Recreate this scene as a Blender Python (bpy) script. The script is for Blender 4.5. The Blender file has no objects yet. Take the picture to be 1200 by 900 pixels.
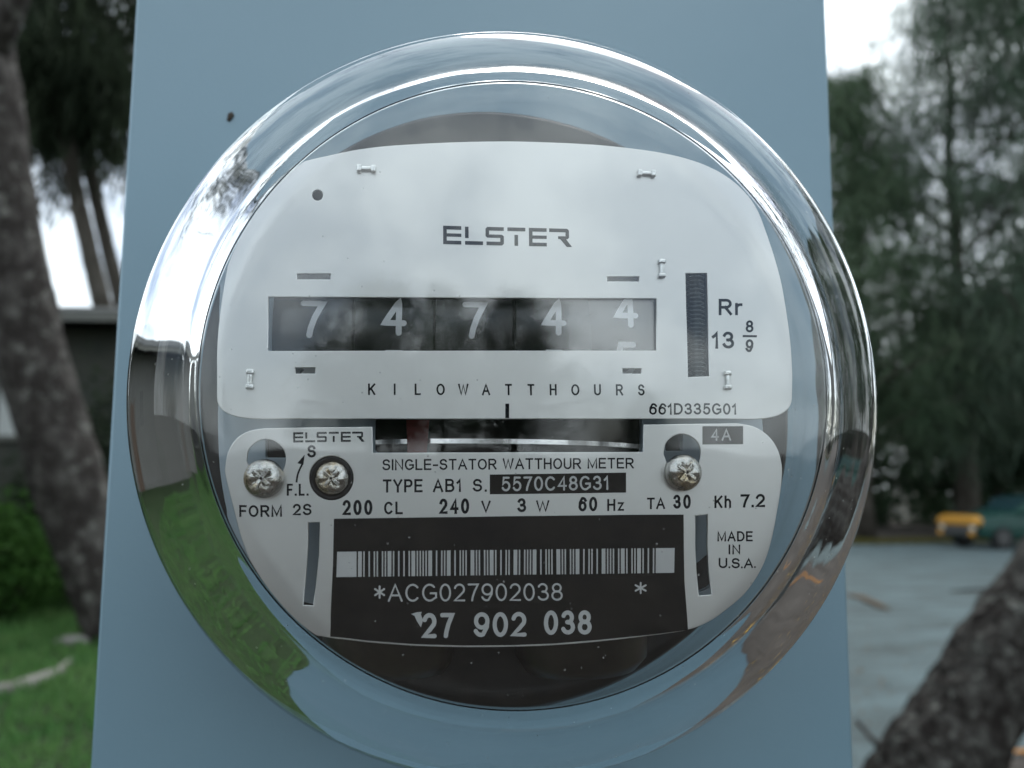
import bpy, bmesh, math, random
import numpy as np
from mathutils import Vector, Matrix, Euler, noise as mnoise

S = bpy.context.scene
COL = S.collection
R = math.radians

# ------------------------------------------------------------------ camera
F_PX = 1040.8                      # focal length in pixels of a 1200 px wide frame
CAM = Vector((0.0, 0.0, 1.5))
ay = Vector(((494 - 600) / F_PX, -(572 - 450) / F_PX, 1.0)).normalized()     # world +Y seen from the camera (x right, y up, z ahead)
az = Vector(((660 - 600) / F_PX, (450 + 8377) / F_PX, 1.0))
az = (az - ay * az.dot(ay)).normalized()
ax = ay.cross(az)
if ax.x < 0: ax = -ax
cam_d = bpy.data.cameras.new('camera')
cam = bpy.data.objects.new('camera', cam_d)
COL.objects.link(cam)
right = Vector((ax.x, ay.x, az.x)); up = Vector((ax.y, ay.y, az.y)); fwd = Vector((ax.z, ay.z, az.z))
M3 = Matrix((right, up, -fwd)).transposed()
cam.matrix_world = Matrix.Translation(CAM) @ M3.to_4x4()
cam_d.sensor_width = 6.17
cam_d.lens = F_PX / 1200 * 6.17
cam_d.clip_start = 0.01
cam_d.clip_end = 2000
cam_d.dof.use_dof = True
cam_d.dof.focus_distance = 0.168
cam_d.dof.aperture_fstop = 2.9
S.camera = cam

# ------------------------------------------------------------------ sky and sun (overcast, late in the day)
SUN_EL, SUN_AZ = R(56), R(24)     # azimuth clockwise from +Y
w = bpy.data.worlds.new("World"); S.world = w; w.use_nodes = True
nt = w.node_tree; nt.nodes.clear()
def N(t, k, **kw):
    n = t.nodes.new(k)
    for a, v in kw.items(): setattr(n, a, v)
    return n
out = N(nt, 'ShaderNodeOutputWorld'); bg = N(nt, 'ShaderNodeBackground')
sky = N(nt, 'ShaderNodeTexSky', sky_type='NISHITA', sun_disc=False, sun_elevation=SUN_EL, sun_rotation=SUN_AZ,
        air_density=1.0, dust_density=2.5, ozone_density=1.0)
tc = N(nt, 'ShaderNodeTexCoord')
no = N(nt, 'ShaderNodeTexNoise'); no.inputs['Scale'].default_value = 3.6; no.inputs['Detail'].default_value = 7; no.inputs['Roughness'].default_value = .58
ra = N(nt, 'ShaderNodeValToRGB'); ra.color_ramp.elements[0].position = .40; ra.color_ramp.elements[1].position = .58
ra.color_ramp.elements[0].color = (.12,.12,.12,1); ra.color_ramp.elements[1].color = (1,1,1,1)
mixc = N(nt, 'ShaderNodeMix', data_type='RGBA')
mixc.inputs[7].default_value = (11.8, 13.0, 13.5, 1)
nt.links.new(tc.outputs['Generated'], no.inputs['Vector']); nt.links.new(no.outputs['Fac'], ra.inputs['Fac'])
nt.links.new(ra.outputs['Color'], mixc.inputs[0]); nt.links.new(sky.outputs['Color'], mixc.inputs[6])
nt.links.new(mixc.outputs[2], bg.inputs['Color']); bg.inputs['Strength'].default_value = 0.10
nt.links.new(bg.outputs['Background'], out.inputs['Surface'])
sun_d = bpy.data.lights.new('sun', 'SUN'); sun_d.energy = 0.5; sun_d.angle = R(30); sun_d.color = (1, .96, .9)
sun = bpy.data.objects.new('sun', sun_d); COL.objects.link(sun)
sd = Vector((math.sin(SUN_AZ) * math.cos(SUN_EL), math.cos(SUN_AZ) * math.cos(SUN_EL), math.sin(SUN_EL)))
sun.rotation_euler = sd.to_track_quat('Z', 'Y').to_euler()
S.view_settings.view_transform = 'Standard'; S.view_settings.look = 'None'
S.view_settings.gamma = 1; S.view_settings.use_curve_mapping = False
S.view_settings.exposure = 0.78
S.render.engine = 'CYCLES'
S.cycles.use_denoising = True
S.cycles.max_bounces = 14; S.cycles.transmission_bounces = 14; S.cycles.glossy_bounces = 6; S.cycles.diffuse_bounces = 4
S.cycles.transparent_max_bounces = 16
S.cycles.blur_glossy = 0.3

# ------------------------------------------------------------------ helpers
def tag(o, label=None, cat=None, group=None, kind=None):
    if label: o['label'] = label
    if cat: o['category'] = cat
    if group: o['group'] = group
    if kind: o['kind'] = kind
    return o
def link(o, parent=None):
    COL.objects.link(o)
    if parent is not None:
        o.parent = parent
    return o
def empty(name, loc, rz=0.0):
    o = bpy.data.objects.new(name, None); COL.objects.link(o)
    o.location = loc; o.rotation_euler = (0, 0, rz); o.empty_display_size = .1
    return o
def mesh_obj(name, verts, faces, m, parent=None, smooth=False, origin=None):
    me = bpy.data.meshes.new(name); me.from_pydata(verts, [], faces); me.update()
    if m is not None: me.materials.append(m)
    if smooth: me.polygons.foreach_set('use_smooth', [True] * len(me.polygons))
    return link(bpy.data.objects.new(name, me), parent)
def bm_obj(name, bm, m, parent=None, smooth=False):
    me = bpy.data.meshes.new(name); bmesh.ops.recalc_face_normals(bm, faces=bm.faces); bm.to_mesh(me); bm.free()
    me.materials.append(m)
    if smooth: me.polygons.foreach_set('use_smooth', [True] * len(me.polygons))
    return link(bpy.data.objects.new(name, me), parent)
def add_box(bm, c, s, bev=0.0, seg=2, mat=None):
    g = bmesh.ops.create_cube(bm, size=1.0)
    vs = g['verts']
    for v in vs: v.co = Vector((v.co.x * s[0], v.co.y * s[1], v.co.z * s[2]))
    if bev:
        es = list({e for v in vs for e in v.link_edges})
        r = bmesh.ops.bevel(bm, geom=es, offset=bev, segments=seg, affect='EDGES', profile=.5)
        vs = list({v for f in r['faces'] for v in f.verts} | {v for v in vs if v.is_valid})
    for v in vs:
        if mat is not None: v.co = mat @ v.co
        v.co += Vector(c)
    return vs
def box(name, c, s, m, parent=None, bev=0.0, seg=2, mat=None):
    bm = bmesh.new(); add_box(bm, c, s, bev, seg, mat); return bm_obj(name, bm, m, parent, smooth=False)
def tube_geo(pts, rad, n=10, noise=0.0, seed=0, cap=True):
    rnd = random.Random(seed); V = []; Fc = []
    pts = [Vector(p) for p in pts]; L = len(pts); side = None
    for i, p in enumerate(pts):
        d = (pts[min(i + 1, L - 1)] - pts[max(i - 1, 0)]).normalized()
        if side is None:
            side = d.cross(Vector((0, 1, 0)) if abs(d.y) < .9 else Vector((1, 0, 0))).normalized()
        side = (side - d * side.dot(d)).normalized(); up_ = d.cross(side)
        for k in range(n):
            a = 2 * math.pi * k / n
            r = rad[i] * (1 + noise * (rnd.random() - .5) * 2)
            V.append(tuple(p + side * math.cos(a) * r + up_ * math.sin(a) * r))
    for i in range(L - 1):
        for k in range(n):
            a, b = i * n + k, i * n + (k + 1) % n
            Fc.append((a, b, b + n, a + n))
    if cap:
        Fc.append(tuple(range(n - 1, -1, -1))); Fc.append(tuple(range((L - 1) * n, L * n)))
    return V, Fc
def tube(name, pts, rad, m, parent=None, n=10, noise=0.0, seed=0, smooth=True):
    V, Fc = tube_geo(pts, rad, n, noise, seed); return mesh_obj(name, V, Fc, m, parent, smooth)
def lathe_y(name, prof, m, parent, cx, cz, n=96, smooth=True, closed=True):
    """profile of (radius, y) turned about an axis along Y through (cx, cz)"""
    V = []; Fc = []; L = len(prof)
    for r, y in prof:
        for k in range(n):
            a = 2 * math.pi * k / n; V.append((cx + max(r, 1e-5) * math.cos(a), y, cz + max(r, 1e-5) * math.sin(a)))
    for i in range(L - (0 if closed else 1)):
        for k in range(n):
            a, b = i * n + k, i * n + (k + 1) % n; c, d = ((i + 1) % L) * n + (k + 1) % n, ((i + 1) % L) * n + k
            Fc.append((a, d, c, b))
    bm = bmesh.new(); me = bpy.data.meshes.new('t'); me.from_pydata(V, [], Fc); bm.from_mesh(me); bpy.data.meshes.remove(me)
    bmesh.ops.remove_doubles(bm, verts=bm.verts, dist=2e-5)
    return bm_obj(name, bm, m, parent, smooth)

# ------------------------------------------------------------------ materials
def mat(name):
    m = bpy.data.materials.new(name); m.use_nodes = True
    return m, m.node_tree, m.node_tree.nodes['Principled BSDF']
def P(name, c, rough=.5, metal=0.0, spec=.5, c2=None, scale=20, detail=5, bump=0.0, bscale=None, coords='Object', lo=.35, hi=.65, stretch=None, **kw):
    m, t, b = mat(name)
    b.inputs['Base Color'].default_value = (*c, 1); b.inputs['Roughness'].default_value = rough
    b.inputs['Metallic'].default_value = metal; b.inputs['Specular IOR Level'].default_value = spec
    for k, v in kw.items(): b.inputs[k].default_value = v
    if c2 is not None or bump:
        co = N(t, 'ShaderNodeTexCoord'); vec = co.outputs[coords]
        if stretch:
            mp = N(t, 'ShaderNodeMapping'); mp.inputs['Scale'].default_value = stretch
            t.links.new(vec, mp.inputs['Vector']); vec = mp.outputs['Vector']
    if c2 is not None:
        n = N(t, 'ShaderNodeTexNoise'); n.inputs['Scale'].default_value = scale; n.inputs['Detail'].default_value = detail; n.inputs['Roughness'].default_value = .65
        r = N(t, 'ShaderNodeValToRGB'); r.color_ramp.elements[0].position = lo; r.color_ramp.elements[1].position = hi
        r.color_ramp.elements[0].color = (*c, 1); r.color_ramp.elements[1].color = (*c2, 1)
        t.links.new(vec, n.inputs['Vector']); t.links.new(n.outputs['Fac'], r.inputs['Fac']); t.links.new(r.outputs['Color'], b.inputs['Base Color'])
    if bump:
        n2 = N(t, 'ShaderNodeTexNoise'); n2.inputs['Scale'].default_value = bscale or scale; n2.inputs['Detail'].default_value = 6
        bu = N(t, 'ShaderNodeBump'); bu.inputs['Strength'].default_value = bump; bu.inputs['Distance'].default_value = 1.0 / (bscale or scale)
        t.links.new(vec, n2.inputs['Vector']); t.links.new(n2.outputs['Fac'], bu.inputs['Height']); t.links.new(bu.outputs['Normal'], b.inputs['Normal'])
    return m

M = {}
M['box_paint'] = P('box_paint', (.163, .278, .342), .34, 0, 1.0, c2=(.178, .293, .36), scale=9, bump=.03, bscale=900)
M['plate'] = P('plate', (.665, .66, .64), .40, .8, .5, c2=(.695, .69, .67), scale=30, bump=.01, bscale=700)
M['plate_edge'] = P('plate_edge', (.62, .62, .62), .3, 1)
M['ink'] = P('ink', (.008, .009, .012), .7, 0, .08)
M['label_black'] = P('label_black', (.008, .007, .007), .65, 0, .10, c2=(.018, .015, .012), scale=60)
M['label_print'] = P('label_print', (.50, .50, .49), .45, 0, .4)
M['black_plastic'] = P('black_plastic', (.008, .008, .008), .4, 0, .3, c2=(.018, .016, .014), scale=160, lo=.45, hi=.75)
M['dark_cavity'] = P('dark_cavity', (.012, .012, .012), .6, 0, .2)
M['frame_alu'] = P('frame_alu', (.30, .36, .40), .45, .35, .5, c2=(.34, .40, .44), scale=40)
M['steel'] = P('steel', (.50, .49, .46), .2, 1, .5, c2=(.40, .30, .16), scale=140, lo=.50, hi=.68, bump=.30, bscale=520)
M['tab'] = P('tab', (.66, .66, .64), .3, 1, .5, bump=.2, bscale=900)
M['drum'] = P('drum', (.016, .017, .018), .25, 0, .5)
M['white_paint'] = P('white_paint', (.78, .80, .82), .4)
M['copper_brown'] = P('copper_brown', (.022, .018, .014), .4, .1, .3, c2=(.04, .034, .022), scale=70)
M['red_mark'] = P('red_mark', (.11, .006, .005), .6)
M['disc_alu'] = P('disc_alu', (.75, .75, .76), .25, 1, .5, c2=(.55, .55, .55), scale=500)
M['worm'] = P('worm', (.17, .19, .19), .3, 1)
def speck_glass():
    m, t, b = mat('cover_glass')
    b.inputs['Transmission Weight'].default_value = 1; b.inputs['Roughness'].default_value = 0; b.inputs['IOR'].default_value = 1.5
    b.inputs['Base Color'].default_value = (.975, .985, .985, 1)
    co = N(t, 'ShaderNodeTexCoord')
    n2 = N(t, 'ShaderNodeTexNoise'); n2.inputs['Scale'].default_value = 30; n2.inputs['Detail'].default_value = 2
    bu = N(t, 'ShaderNodeBump'); bu.inputs['Strength'].default_value = .06; bu.inputs['Distance'].default_value = .004
    t.links.new(co.outputs['Object'], n2.inputs['Vector']); t.links.new(n2.outputs['Fac'], bu.inputs['Height']); t.links.new(bu.outputs['Normal'], b.inputs['Normal'])
    # dust: sparse pale specks sitting on the glass
    v = N(t, 'ShaderNodeTexVoronoi'); v.inputs['Scale'].default_value = 330
    lt = N(t, 'ShaderNodeMath', operation='LESS_THAN'); lt.inputs[1].default_value = .055
    big = N(t, 'ShaderNodeTexNoise'); big.inputs['Scale'].default_value = 22; big.inputs['Detail'].default_value = 3
    gt = N(t, 'ShaderNodeMath', operation='GREATER_THAN'); gt.inputs[1].default_value = .54
    mu = N(t, 'ShaderNodeMath', operation='MULTIPLY')
    t.links.new(co.outputs['Object'], v.inputs['Vector']); t.links.new(v.outputs['Distance'], lt.inputs[0])
    t.links.new(co.outputs['Object'], big.inputs['Vector']); t.links.new(big.outputs['Fac'], gt.inputs[0])
    t.links.new(lt.outputs[0], mu.inputs[0]); t.links.new(gt.outputs[0], mu.inputs[1])
    sc = N(t, 'ShaderNodeMath', operation='MULTIPLY'); sc.inputs[1].default_value = .35
    t.links.new(mu.outputs[0], sc.inputs[0])
    df = N(t, 'ShaderNodeBsdfDiffuse'); df.inputs['Color'].default_value = (.6, .6, .56, 1)
    mx = N(t, 'ShaderNodeMixShader'); o = t.nodes['Material Output']
    t.links.new(sc.outputs[0], mx.inputs[0]); t.links.new(b.outputs[0], mx.inputs[1]); t.links.new(df.outputs[0], mx.inputs[2]); t.links.new(mx.outputs[0], o.inputs['Surface'])
    return m
M['glass'] = speck_glass()

# ------------------------------------------------------------------ geometry of the meter, laid out on its own planes
Y_BOX, Y_PLATE = 0.247, 0.162
XM, ZM = 0.0150, 1.5180                       # axis of the meter
iM3 = M3.transposed()
def ray(px, py):
    return (M3 @ Vector(((px - 600) / F_PX, -(py - 450) / F_PX, -1.0)))
def on_y(px, py, y):
    d = ray(px, py); t = y / d.y
    return (CAM.x + d.x * t, CAM.z + d.z * t)
def on_ground(px, py, z=0.0):
    d = ray(px, py); t = (z - CAM.z) / d.z
    return Vector((CAM.x + d.x * t, d.y * t, z))
def on_plate(px, py): return on_y(px, py, Y_PLATE - 0.00115)   # the cover glass brings the plate this much nearer
MM = 1040.8 / 0.16085 / 1000.0                # pixels per mm on the plate

# ---- stroke lettering
def arc(cx, cy, rx, ry, a0, a1, n=None):
    n = n or max(4, int(abs(a1 - a0) / 15))
    return [(cx + rx * math.cos(R(a0 + (a1 - a0) * i / n)), cy + ry * math.sin(R(a0 + (a1 - a0) * i / n))) for i in range(n + 1)]
G = {
 'A': (.72, [[(0,0),(.5,1),(1,0)], [(.2,.34),(.8,.34)]]),
 'B': (.62, [[(0,0),(0,1),(.55,1)] + arc(.55,.77,.38,.23,90,-90) + [(0,.54)], [(.55,.54)] + arc(.58,.27,.42,.27,90,-90) + [(0,0)]]),
 'C': (.68, [arc(.52,.5,.52,.5,42,318)]),
 'D': (.66, [[(0,0),(0,1),(.4,1)] + arc(.4,.5,.6,.5,90,-90) + [(0,0)]]),
 'E': (.56, [[(1,1),(0,1),(0,0),(1,0)], [(0,.52),(.9,.52)]]),
 'F': (.54, [[(0,0),(0,1),(1,1)], [(0,.5),(.85,.5)]]),
 'G': (.72, [arc(.5,.5,.5,.5,45,312) + [(1,.2),(1,.46),(.58,.46)]]),
 'H': (.62, [[(0,0),(0,1)], [(1,0),(1,1)], [(0,.53),(1,.53)]]),
 'I': (.0, [[(.5,0),(.5,1)]]),
 'K': (.62, [[(0,0),(0,1)], [(1,1),(0,.36)], [(.36,.6),(1,0)]]),
 'L': (.52, [[(0,1),(0,0),(1,0)]]),
 'M': (.78, [[(0,0),(0,1),(.5,.05),(1,1),(1,0)]]),
 'N': (.64, [[(0,0),(0,1),(1,0),(1,1)]]),
 'O': (.74, [arc(.5,.5,.5,.5,90,450)]),
 'P': (.58, [[(0,0),(0,1),(.55,1)] + arc(.6,.73,.4,.27,90,-90) + [(0,.46)]]),
 'R': (.64, [[(0,0),(0,1),(.55,1)] + arc(.6,.74,.38,.26,90,-90) + [(0,.48)], [(.5,.48),(1,0)]]),
 'S': (.60, [arc(.5,.745,.45,.255,18,235) + arc(.5,.27,.5,.27,62,-162)]),
 'T': (.60, [[(0,1),(1,1)], [(.5,1),(.5,0)]]),
 'U': (.62, [[(0,1),(0,.32)] + arc(.5,.32,.5,.32,180,360) + [(1,1)]]),
 'V': (.66, [[(0,1),(.5,0),(1,1)]]),
 'W': (.92, [[(0,1),(.25,0),(.5,.95),(.75,0),(1,1)]]),
 'Y': (.64, [[(0,1),(.5,.45),(1,1)], [(.5,.45),(.5,0)]]),
 'h': (.48, [[(0,0),(0,1)], [(0,.48)] + arc(.5,.45,.5,.25,140,0) + [(1,0)]]),
 'r': (.30, [[(0,0),(0,.7)], [(0,.42)] + arc(.8,.42,.8,.26,170,80)]),
 'z': (.44, [[(0,.68),(1,.68),(0,0),(1,0)]]),
 '0': (.54, [arc(.5,.5,.5,.5,90,450)]),
 '1': (.26, [[(0,.74),(.45,.84),(.8,1),(.8,0)]]),
 '2': (.54, [arc(.5,.7,.48,.30,165,-32) + [(.5,.28),(0,0),(1,0)]]),
 '3': (.54, [arc(.47,.75,.43,.25,160,-80) , [(.42,.52)] + arc(.5,.27,.5,.26,85,-160)]),
 '4': (.56, [[(.74,0),(.74,1),(0,.30),(1,.30)]]),
 '5': (.54, [[(.9,1),(.2,1),(.06,.48)] + arc(.5,.33,.5,.33,140,-155)]),
 '6': (.54, [arc(.5,.32,.5,.32,90,450), arc(.58,.55,.55,.45,35,110) + [(.05,.62),(0,.32)]]),
 '7': (.52, [[(0,1),(1,1),(.62,.55),(.42,.2),(.36,0)]]),
 '8': (.54, [arc(.5,.76,.42,.24,90,450), arc(.5,.27,.5,.27,90,450)]),
 '9': (.54, [arc(.5,.68,.5,.32,90,450), arc(.42,.45,.55,.45,215,290) + [(.95,.38),(1,.68)]]),
 '.': (.0, [[(.5,0),(.5,.012)]]),
 '-': (.34, [[(0,.42),(1,.42)]]),
 '*': (.5, [[(.5,.2),(.5,.9)], [(.0,.36),(1,.74)], [(.0,.74),(1,.36)]]),
 ' ': (.30, []),
}
def resample(p, step):
    o = [p[0]]
    for a, b in zip(p, p[1:]):
        L = math.hypot(b[0] - a[0], b[1] - a[1]); k = max(1, int(math.ceil(L / step)))
        o += [(a[0] + (b[0] - a[0]) * i / k, a[1] + (b[1] - a[1]) * i / k) for i in range(1, k + 1)]
    return o
def ribbon(p, s, roundcap, V, Fc, z):
    """flat stroke of width s along polyline p"""
    q = [p[0]]
    for a in p[1:]:
        if math.hypot(a[0] - q[-1][0], a[1] - q[-1][1]) > 1e-7: q.append(a)
    p = q; n = len(p)
    if n < 2: return
    closed = n > 3 and math.hypot(p[0][0] - p[-1][0], p[0][1] - p[-1][1]) < 1e-6 + s * .02
    D = []
    for a, b in zip(p, p[1:]):
        L = math.hypot(b[0] - a[0], b[1] - a[1]); D.append(((b[0] - a[0]) / L, (b[1] - a[1]) / L))
    p = list(p)
    if not closed and not roundcap:
        p[0] = (p[0][0] - D[0][0] * s / 2, p[0][1] - D[0][1] * s / 2); p[-1] = (p[-1][0] + D[-1][0] * s / 2, p[-1][1] + D[-1][1] * s / 2)
    b0 = len(V)
    for i in range(n):
        d0 = D[i - 1] if i > 0 else (D[-1] if closed else D[0]); d1 = D[i] if i < n - 1 else (D[0] if closed else D[-1])
        nx, ny = -(d0[1] + d1[1]), d0[0] + d1[0]; L = math.hypot(nx, ny) or 1; nx /= L; ny /= L
        k = min(1.7, 1 / max(.3, nx * -d1[1] + ny * d1[0])) * s / 2
        V.append((p[i][0] + nx * k, p[i][1] + ny * k, z)); V.append((p[i][0] - nx * k, p[i][1] - ny * k, z))
    for i in range(n - 1):
        a = b0 + 2 * i; Fc.append((a + 1, a + 3, a + 2, a))
    if roundcap and not closed:
        for (c, d, sg) in ((p[0], D[0], -1), (p[-1], D[-1], 1)):
            b1 = len(V); a0 = math.atan2(d[1] * sg, d[0] * sg)
            for k in range(9):
                a = a0 - math.pi / 2 + math.pi * k / 8; V.append((c[0] + math.cos(a) * s / 2, c[1] + math.sin(a) * s / 2, z))
            Fc.append(tuple(range(b1, b1 + 9)))
def stroke_text(txt, W, H, s, gap=.17, roundcap=False, pitch=None, step=None):
    """returns verts (u, v, lift) in a W x H box, faces"""
    V = []; Fc = []
    ws = [G[c][0] for c in txt]; n = len(txt)
    fixed = gap * H * (n - 1) + s * sum(1 for c in txt if c != ' ')
    tot = sum(ws)
    kx = (W - fixed) / tot if tot else 0
    if pitch is None and kx < .35 * H:                # too tight: shrink the gaps instead
        kx = .35 * H
    u = 0.0
    for i, c in enumerate(txt):
        cw = ws[i] * kx + (s if c != ' ' else 0)
        if pitch is not None:
            cw = ws[i] * H * .95 + s * .2; u = pitch * i - cw / 2
        for j, st in enumerate(G[c][1]):
            p = [(u + s / 2 + x * max(0, cw - s), s / 2 + y * (H - s)) for x, y in st]
            if G[c][0] == 0: p = [(u + cw / 2, s / 2 + y * (H - s)) for x, y in st]
            if step: p = resample(p, step)
            ribbon(p, s, roundcap, V, Fc, 2e-6 * (j + (i % 2) * 3))
        u += cw + gap * H
    return V, Fc
def print_plane(name, V, Fc, m, parent, p00, p10, p01, W, H, y):
    """lay (u,v,lift) on the plane Y=y with the corners given in plate coordinates"""
    ux, uz = (p10[0] - p00[0]) / W, (p10[1] - p00[1]) / W; vx, vz = (p01[0] - p00[0]) / H, (p01[1] - p00[1]) / H
    vs = [(p00[0] + ux * a + vx * b, y - l, p00[1] + uz * a + vz * b) for a, b, l in V]
    return mesh_obj(name, vs, Fc, m, parent)
T_PLATE = 0.0006
Y_FACE = Y_PLATE - 0.0                         # front face of both nameplates
def text(txt, x0, y0, x1, y1, m, parent, sw=.15, tilt=0.0, gap=.17, roundcap=False, pitch=None, y=None, name='lettering'):
    """text in the rectangle x0..x1, y0..y1 (top, bottom at the left end) of the plate; tilt = rise of the right end"""
    p00 = on_plate(x0, y1); p10 = on_plate(x1, y1 - tilt); p01 = on_plate(x0, y0)
    W = math.hypot(p10[0] - p00[0], p10[1] - p00[1]); H = math.hypot(p01[0] - p00[0], p01[1] - p00[1])
    V, Fc = stroke_text(txt, W, H, sw * 1.13 * H, gap, roundcap, None if pitch is None else W * pitch)
    return print_plane(name, V, Fc, m, parent, p00, p10, p01, W, H, (Y_FACE if y is None else y) - .00004)
def patch(pts, m, parent, name, lift=.00003):
    vs = [(*([on_plate(*p)[0]]), Y_FACE - lift, on_plate(*p)[1]) for p in pts]
    return mesh_obj(name, vs, [tuple(range(len(vs) - 1, -1, -1))], m, parent)
def rounded(pts, rads, n=8):
    """polygon with rounded corners (pixel coordinates)"""
    o = []; L = len(pts)
    for i, p in enumerate(pts):
        r = rads[i] if isinstance(rads, (list, tuple)) else rads
        a, b = Vector(pts[i - 1]), Vector(pts[(i + 1) % L]); p = Vector(p)
        if r <= 0: o.append(tuple(p)); continue
        d0, d1 = (a - p), (b - p); k0 = min(r, d0.length * .49); k1 = min(r, d1.length * .49)
        q0, q1 = p + d0.normalized() * k0, p + d1.normalized() * k1
        for j in range(n + 1):
            t = j / n; o.append(tuple((1 - t) ** 2 * q0 + 2 * t * (1 - t) * p + t * t * q1))
    return o
def smooth_path(pts, n=6):
    o = []; L = len(pts)
    for i in range(L):
        p0, p1, p2, p3 = (Vector(pts[(i + k) % L]) for k in (-1, 0, 1, 2))
        for j in range(n):
            t = j / n
            o.append(tuple(.5 * ((2 * p1) + (p2 - p0) * t + (2 * p0 - 5 * p1 + 4 * p2 - p3) * t * t + (3 * p1 - p0 - 3 * p2 + p3) * t ** 3)))
    return o
def circle_px(cx, cy, r, n=40): return [(cx + r * math.cos(2 * math.pi * k / n), cy + r * math.sin(2 * math.pi * k / n)) for k in range(n)]
def sheet(name, loops, y, thick, m, parent, bevel=.00012):
    """flat metal sheet with holes; loops are polygons in plate coordinates (x, z); front face at y"""
    cu = bpy.data.curves.new(name, 'CURVE'); cu.dimensions = '2D'; cu.fill_mode = 'BOTH'; cu.extrude = thick / 2 - bevel; cu.bevel_depth = bevel; cu.bevel_resolution = 1; cu.offset = -bevel
    for lp in loops:
        sp = cu.splines.new('POLY'); sp.points.add(len(lp) - 1); sp.use_cyclic_u = True
        for i, (x, z) in enumerate(lp): sp.points[i].co = (x, z, 0, 1)
    o = bpy.data.objects.new('tmp', cu); COL.objects.link(o)
    dg = bpy.context.evaluated_depsgraph_get(); me = bpy.data.meshes.new_from_object(o.evaluated_get(dg))
    bpy.data.objects.remove(o); bpy.data.curves.remove(cu)
    for v in me.vertices: v.co = (v.co.x, y + thick / 2 - v.co.z, v.co.y)
    me.name = name; me.materials.clear(); me.materials.append(m)
    bm = bmesh.new(); bm.from_mesh(me); bmesh.ops.remove_doubles(bm, verts=bm.verts, dist=1e-6); bmesh.ops.recalc_face_normals(bm, faces=bm.faces); bm.to_mesh(me); bm.free()
    return link(bpy.data.objects.new(name, me), parent)
def px_loop(pts): return [on_plate(*p) for p in pts]

# ------------------------------------------------------------------ ground, road
rnd = random.Random(7)
M['soil'] = P('soil', (.040, .034, .029), .9, 0, .2, c2=(.078, .068, .060), scale=2.3, bump=.5, bscale=6, coords='Generated' if False else 'Object')
M['gravel'] = P('gravel', (.115, .155, .162), .9, 0, .2, c2=(.060, .072, .070), scale=.8, detail=10, lo=.38, hi=.68, bump=.5, bscale=25, stretch=(1, 2.6, 1))
gs = 400
mesh_obj('ground', [(-gs, -gs, 0), (gs, -gs, 0), (gs, gs, 0), (-gs, gs, 0)], [(0, 1, 2, 3)], M['soil'])
tag(bpy.data.objects['ground'], kind='structure')
pts = [(1.9, 3.6), (.9, 3.3), (.55, 3.6), (.5, 6), (.75, 14), (.6, 20.5), (4, 22.6), (9, 23.4), (12.5, 24.2), (18, 25.5), (30, 27.5), (60, 34), (40, 33), (22, 23), (10, 11), (4.2, 5.6), (1.9, 3.6)]; sm = []
for a, b in zip(pts, pts[1:]):
    k = 8
    for i in range(k): sm.append((a[0] + (b[0] - a[0]) * i / k + rnd.uniform(-.06, .06), a[1] + (b[1] - a[1]) * i / k + rnd.uniform(-.1, .1)))
bm = bmesh.new(); f = bm.faces.new([bm.verts.new((x, y, .006)) for x, y in sm]); bmesh.ops.triangulate(bm, faces=[f])
tag(bm_obj('gravel_road', bm, M['gravel']), kind='structure')
M['turf'] = P('turf', (.022, .040, .016), .9, 0, .1, c2=(.034, .050, .024), scale=1.3, bump=.5, bscale=8)
lw = [(.35, 1.2), (.3, 6), (.45, 14), (.3, 26), (-6, 40), (-30, 45), (-45, 20), (-40, -3), (-14, -3.5), (-6, -1.4), (-1.5, -.1)]
lw2 = []
for a, b in zip(lw, lw[1:] + lw[:1]):
    for i in range(6): lw2.append((a[0] + (b[0] - a[0]) * i / 6 + rnd.uniform(-.08, .08), a[1] + (b[1] - a[1]) * i / 6 + rnd.uniform(-.08, .08)))
bm = bmesh.new(); f = bm.faces.new([bm.verts.new((x, y, .005)) for x, y in lw2]); bmesh.ops.triangulate(bm, faces=[f])
tag(bm_obj('lawn', bm, M['turf']), kind='structure')

# ------------------------------------------------------------------ the meter box on its post
M['post_wood'] = P('post_wood', (.06, .05, .042), .85, 0, .2, c2=(.035, .03, .026), scale=6, stretch=(8, 8, .6), bump=.4, bscale=9)
post = box('utility_post', (XM - .016, Y_BOX + .105 + .05, .8), (.085, .1, 1.6), M['post_wood'], bev=.004)
tag(post, 'square wooden post standing behind the grey meter box', 'post')
xl, xr = on_y(103 + 22, 572, Y_BOX)[0], on_y(988.3, 572, Y_BOX)[0]
bc = (xl + xr) / 2; bw = xr - xl
meter_box = empty('meter_box', (bc, Y_BOX + .05, 1.300))
tag(meter_box, 'blue grey painted steel meter box carrying the round glass meter', 'meter box')
def child_at(o):                                # parts are modelled in world metres
    o.matrix_parent_inverse = o.parent.matrix_world.inverted() if False else Matrix.Translation(-Vector(o.parent.location)); return o
child_at(box('housing', (bc, Y_BOX + .0565, 1.500), (bw - .004, .097, .398), M['box_paint'], meter_box, bev=.003))
cv = sheet('cover', [[(xl, 1.300), (xr, 1.300), (xr, 1.700), (xl, 1.700)], [(XM + .0835 * math.cos(2*math.pi*k/96), ZM + .0835 * math.sin(2*math.pi*k/96)) for k in range(96)]], Y_BOX, .0025, M['box_paint'], meter_box, bevel=.0008); child_at(cv)
child_at(lathe_y('collar', [(.0832, Y_BOX + .004), (.0832, Y_BOX - .003), (.084, Y_BOX - .0042), (.0855, Y_BOX - .0042), (.0870, Y_BOX - .003), (.0885, Y_BOX + .001), (.0885, Y_BOX + .004)], M['box_paint'], meter_box, XM, ZM))
M['mud'] = P('mud', (.05, .04, .03), .9)
bm = bmesh.new()
sx, sz = on_y(270, 137, Y_BOX)
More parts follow.
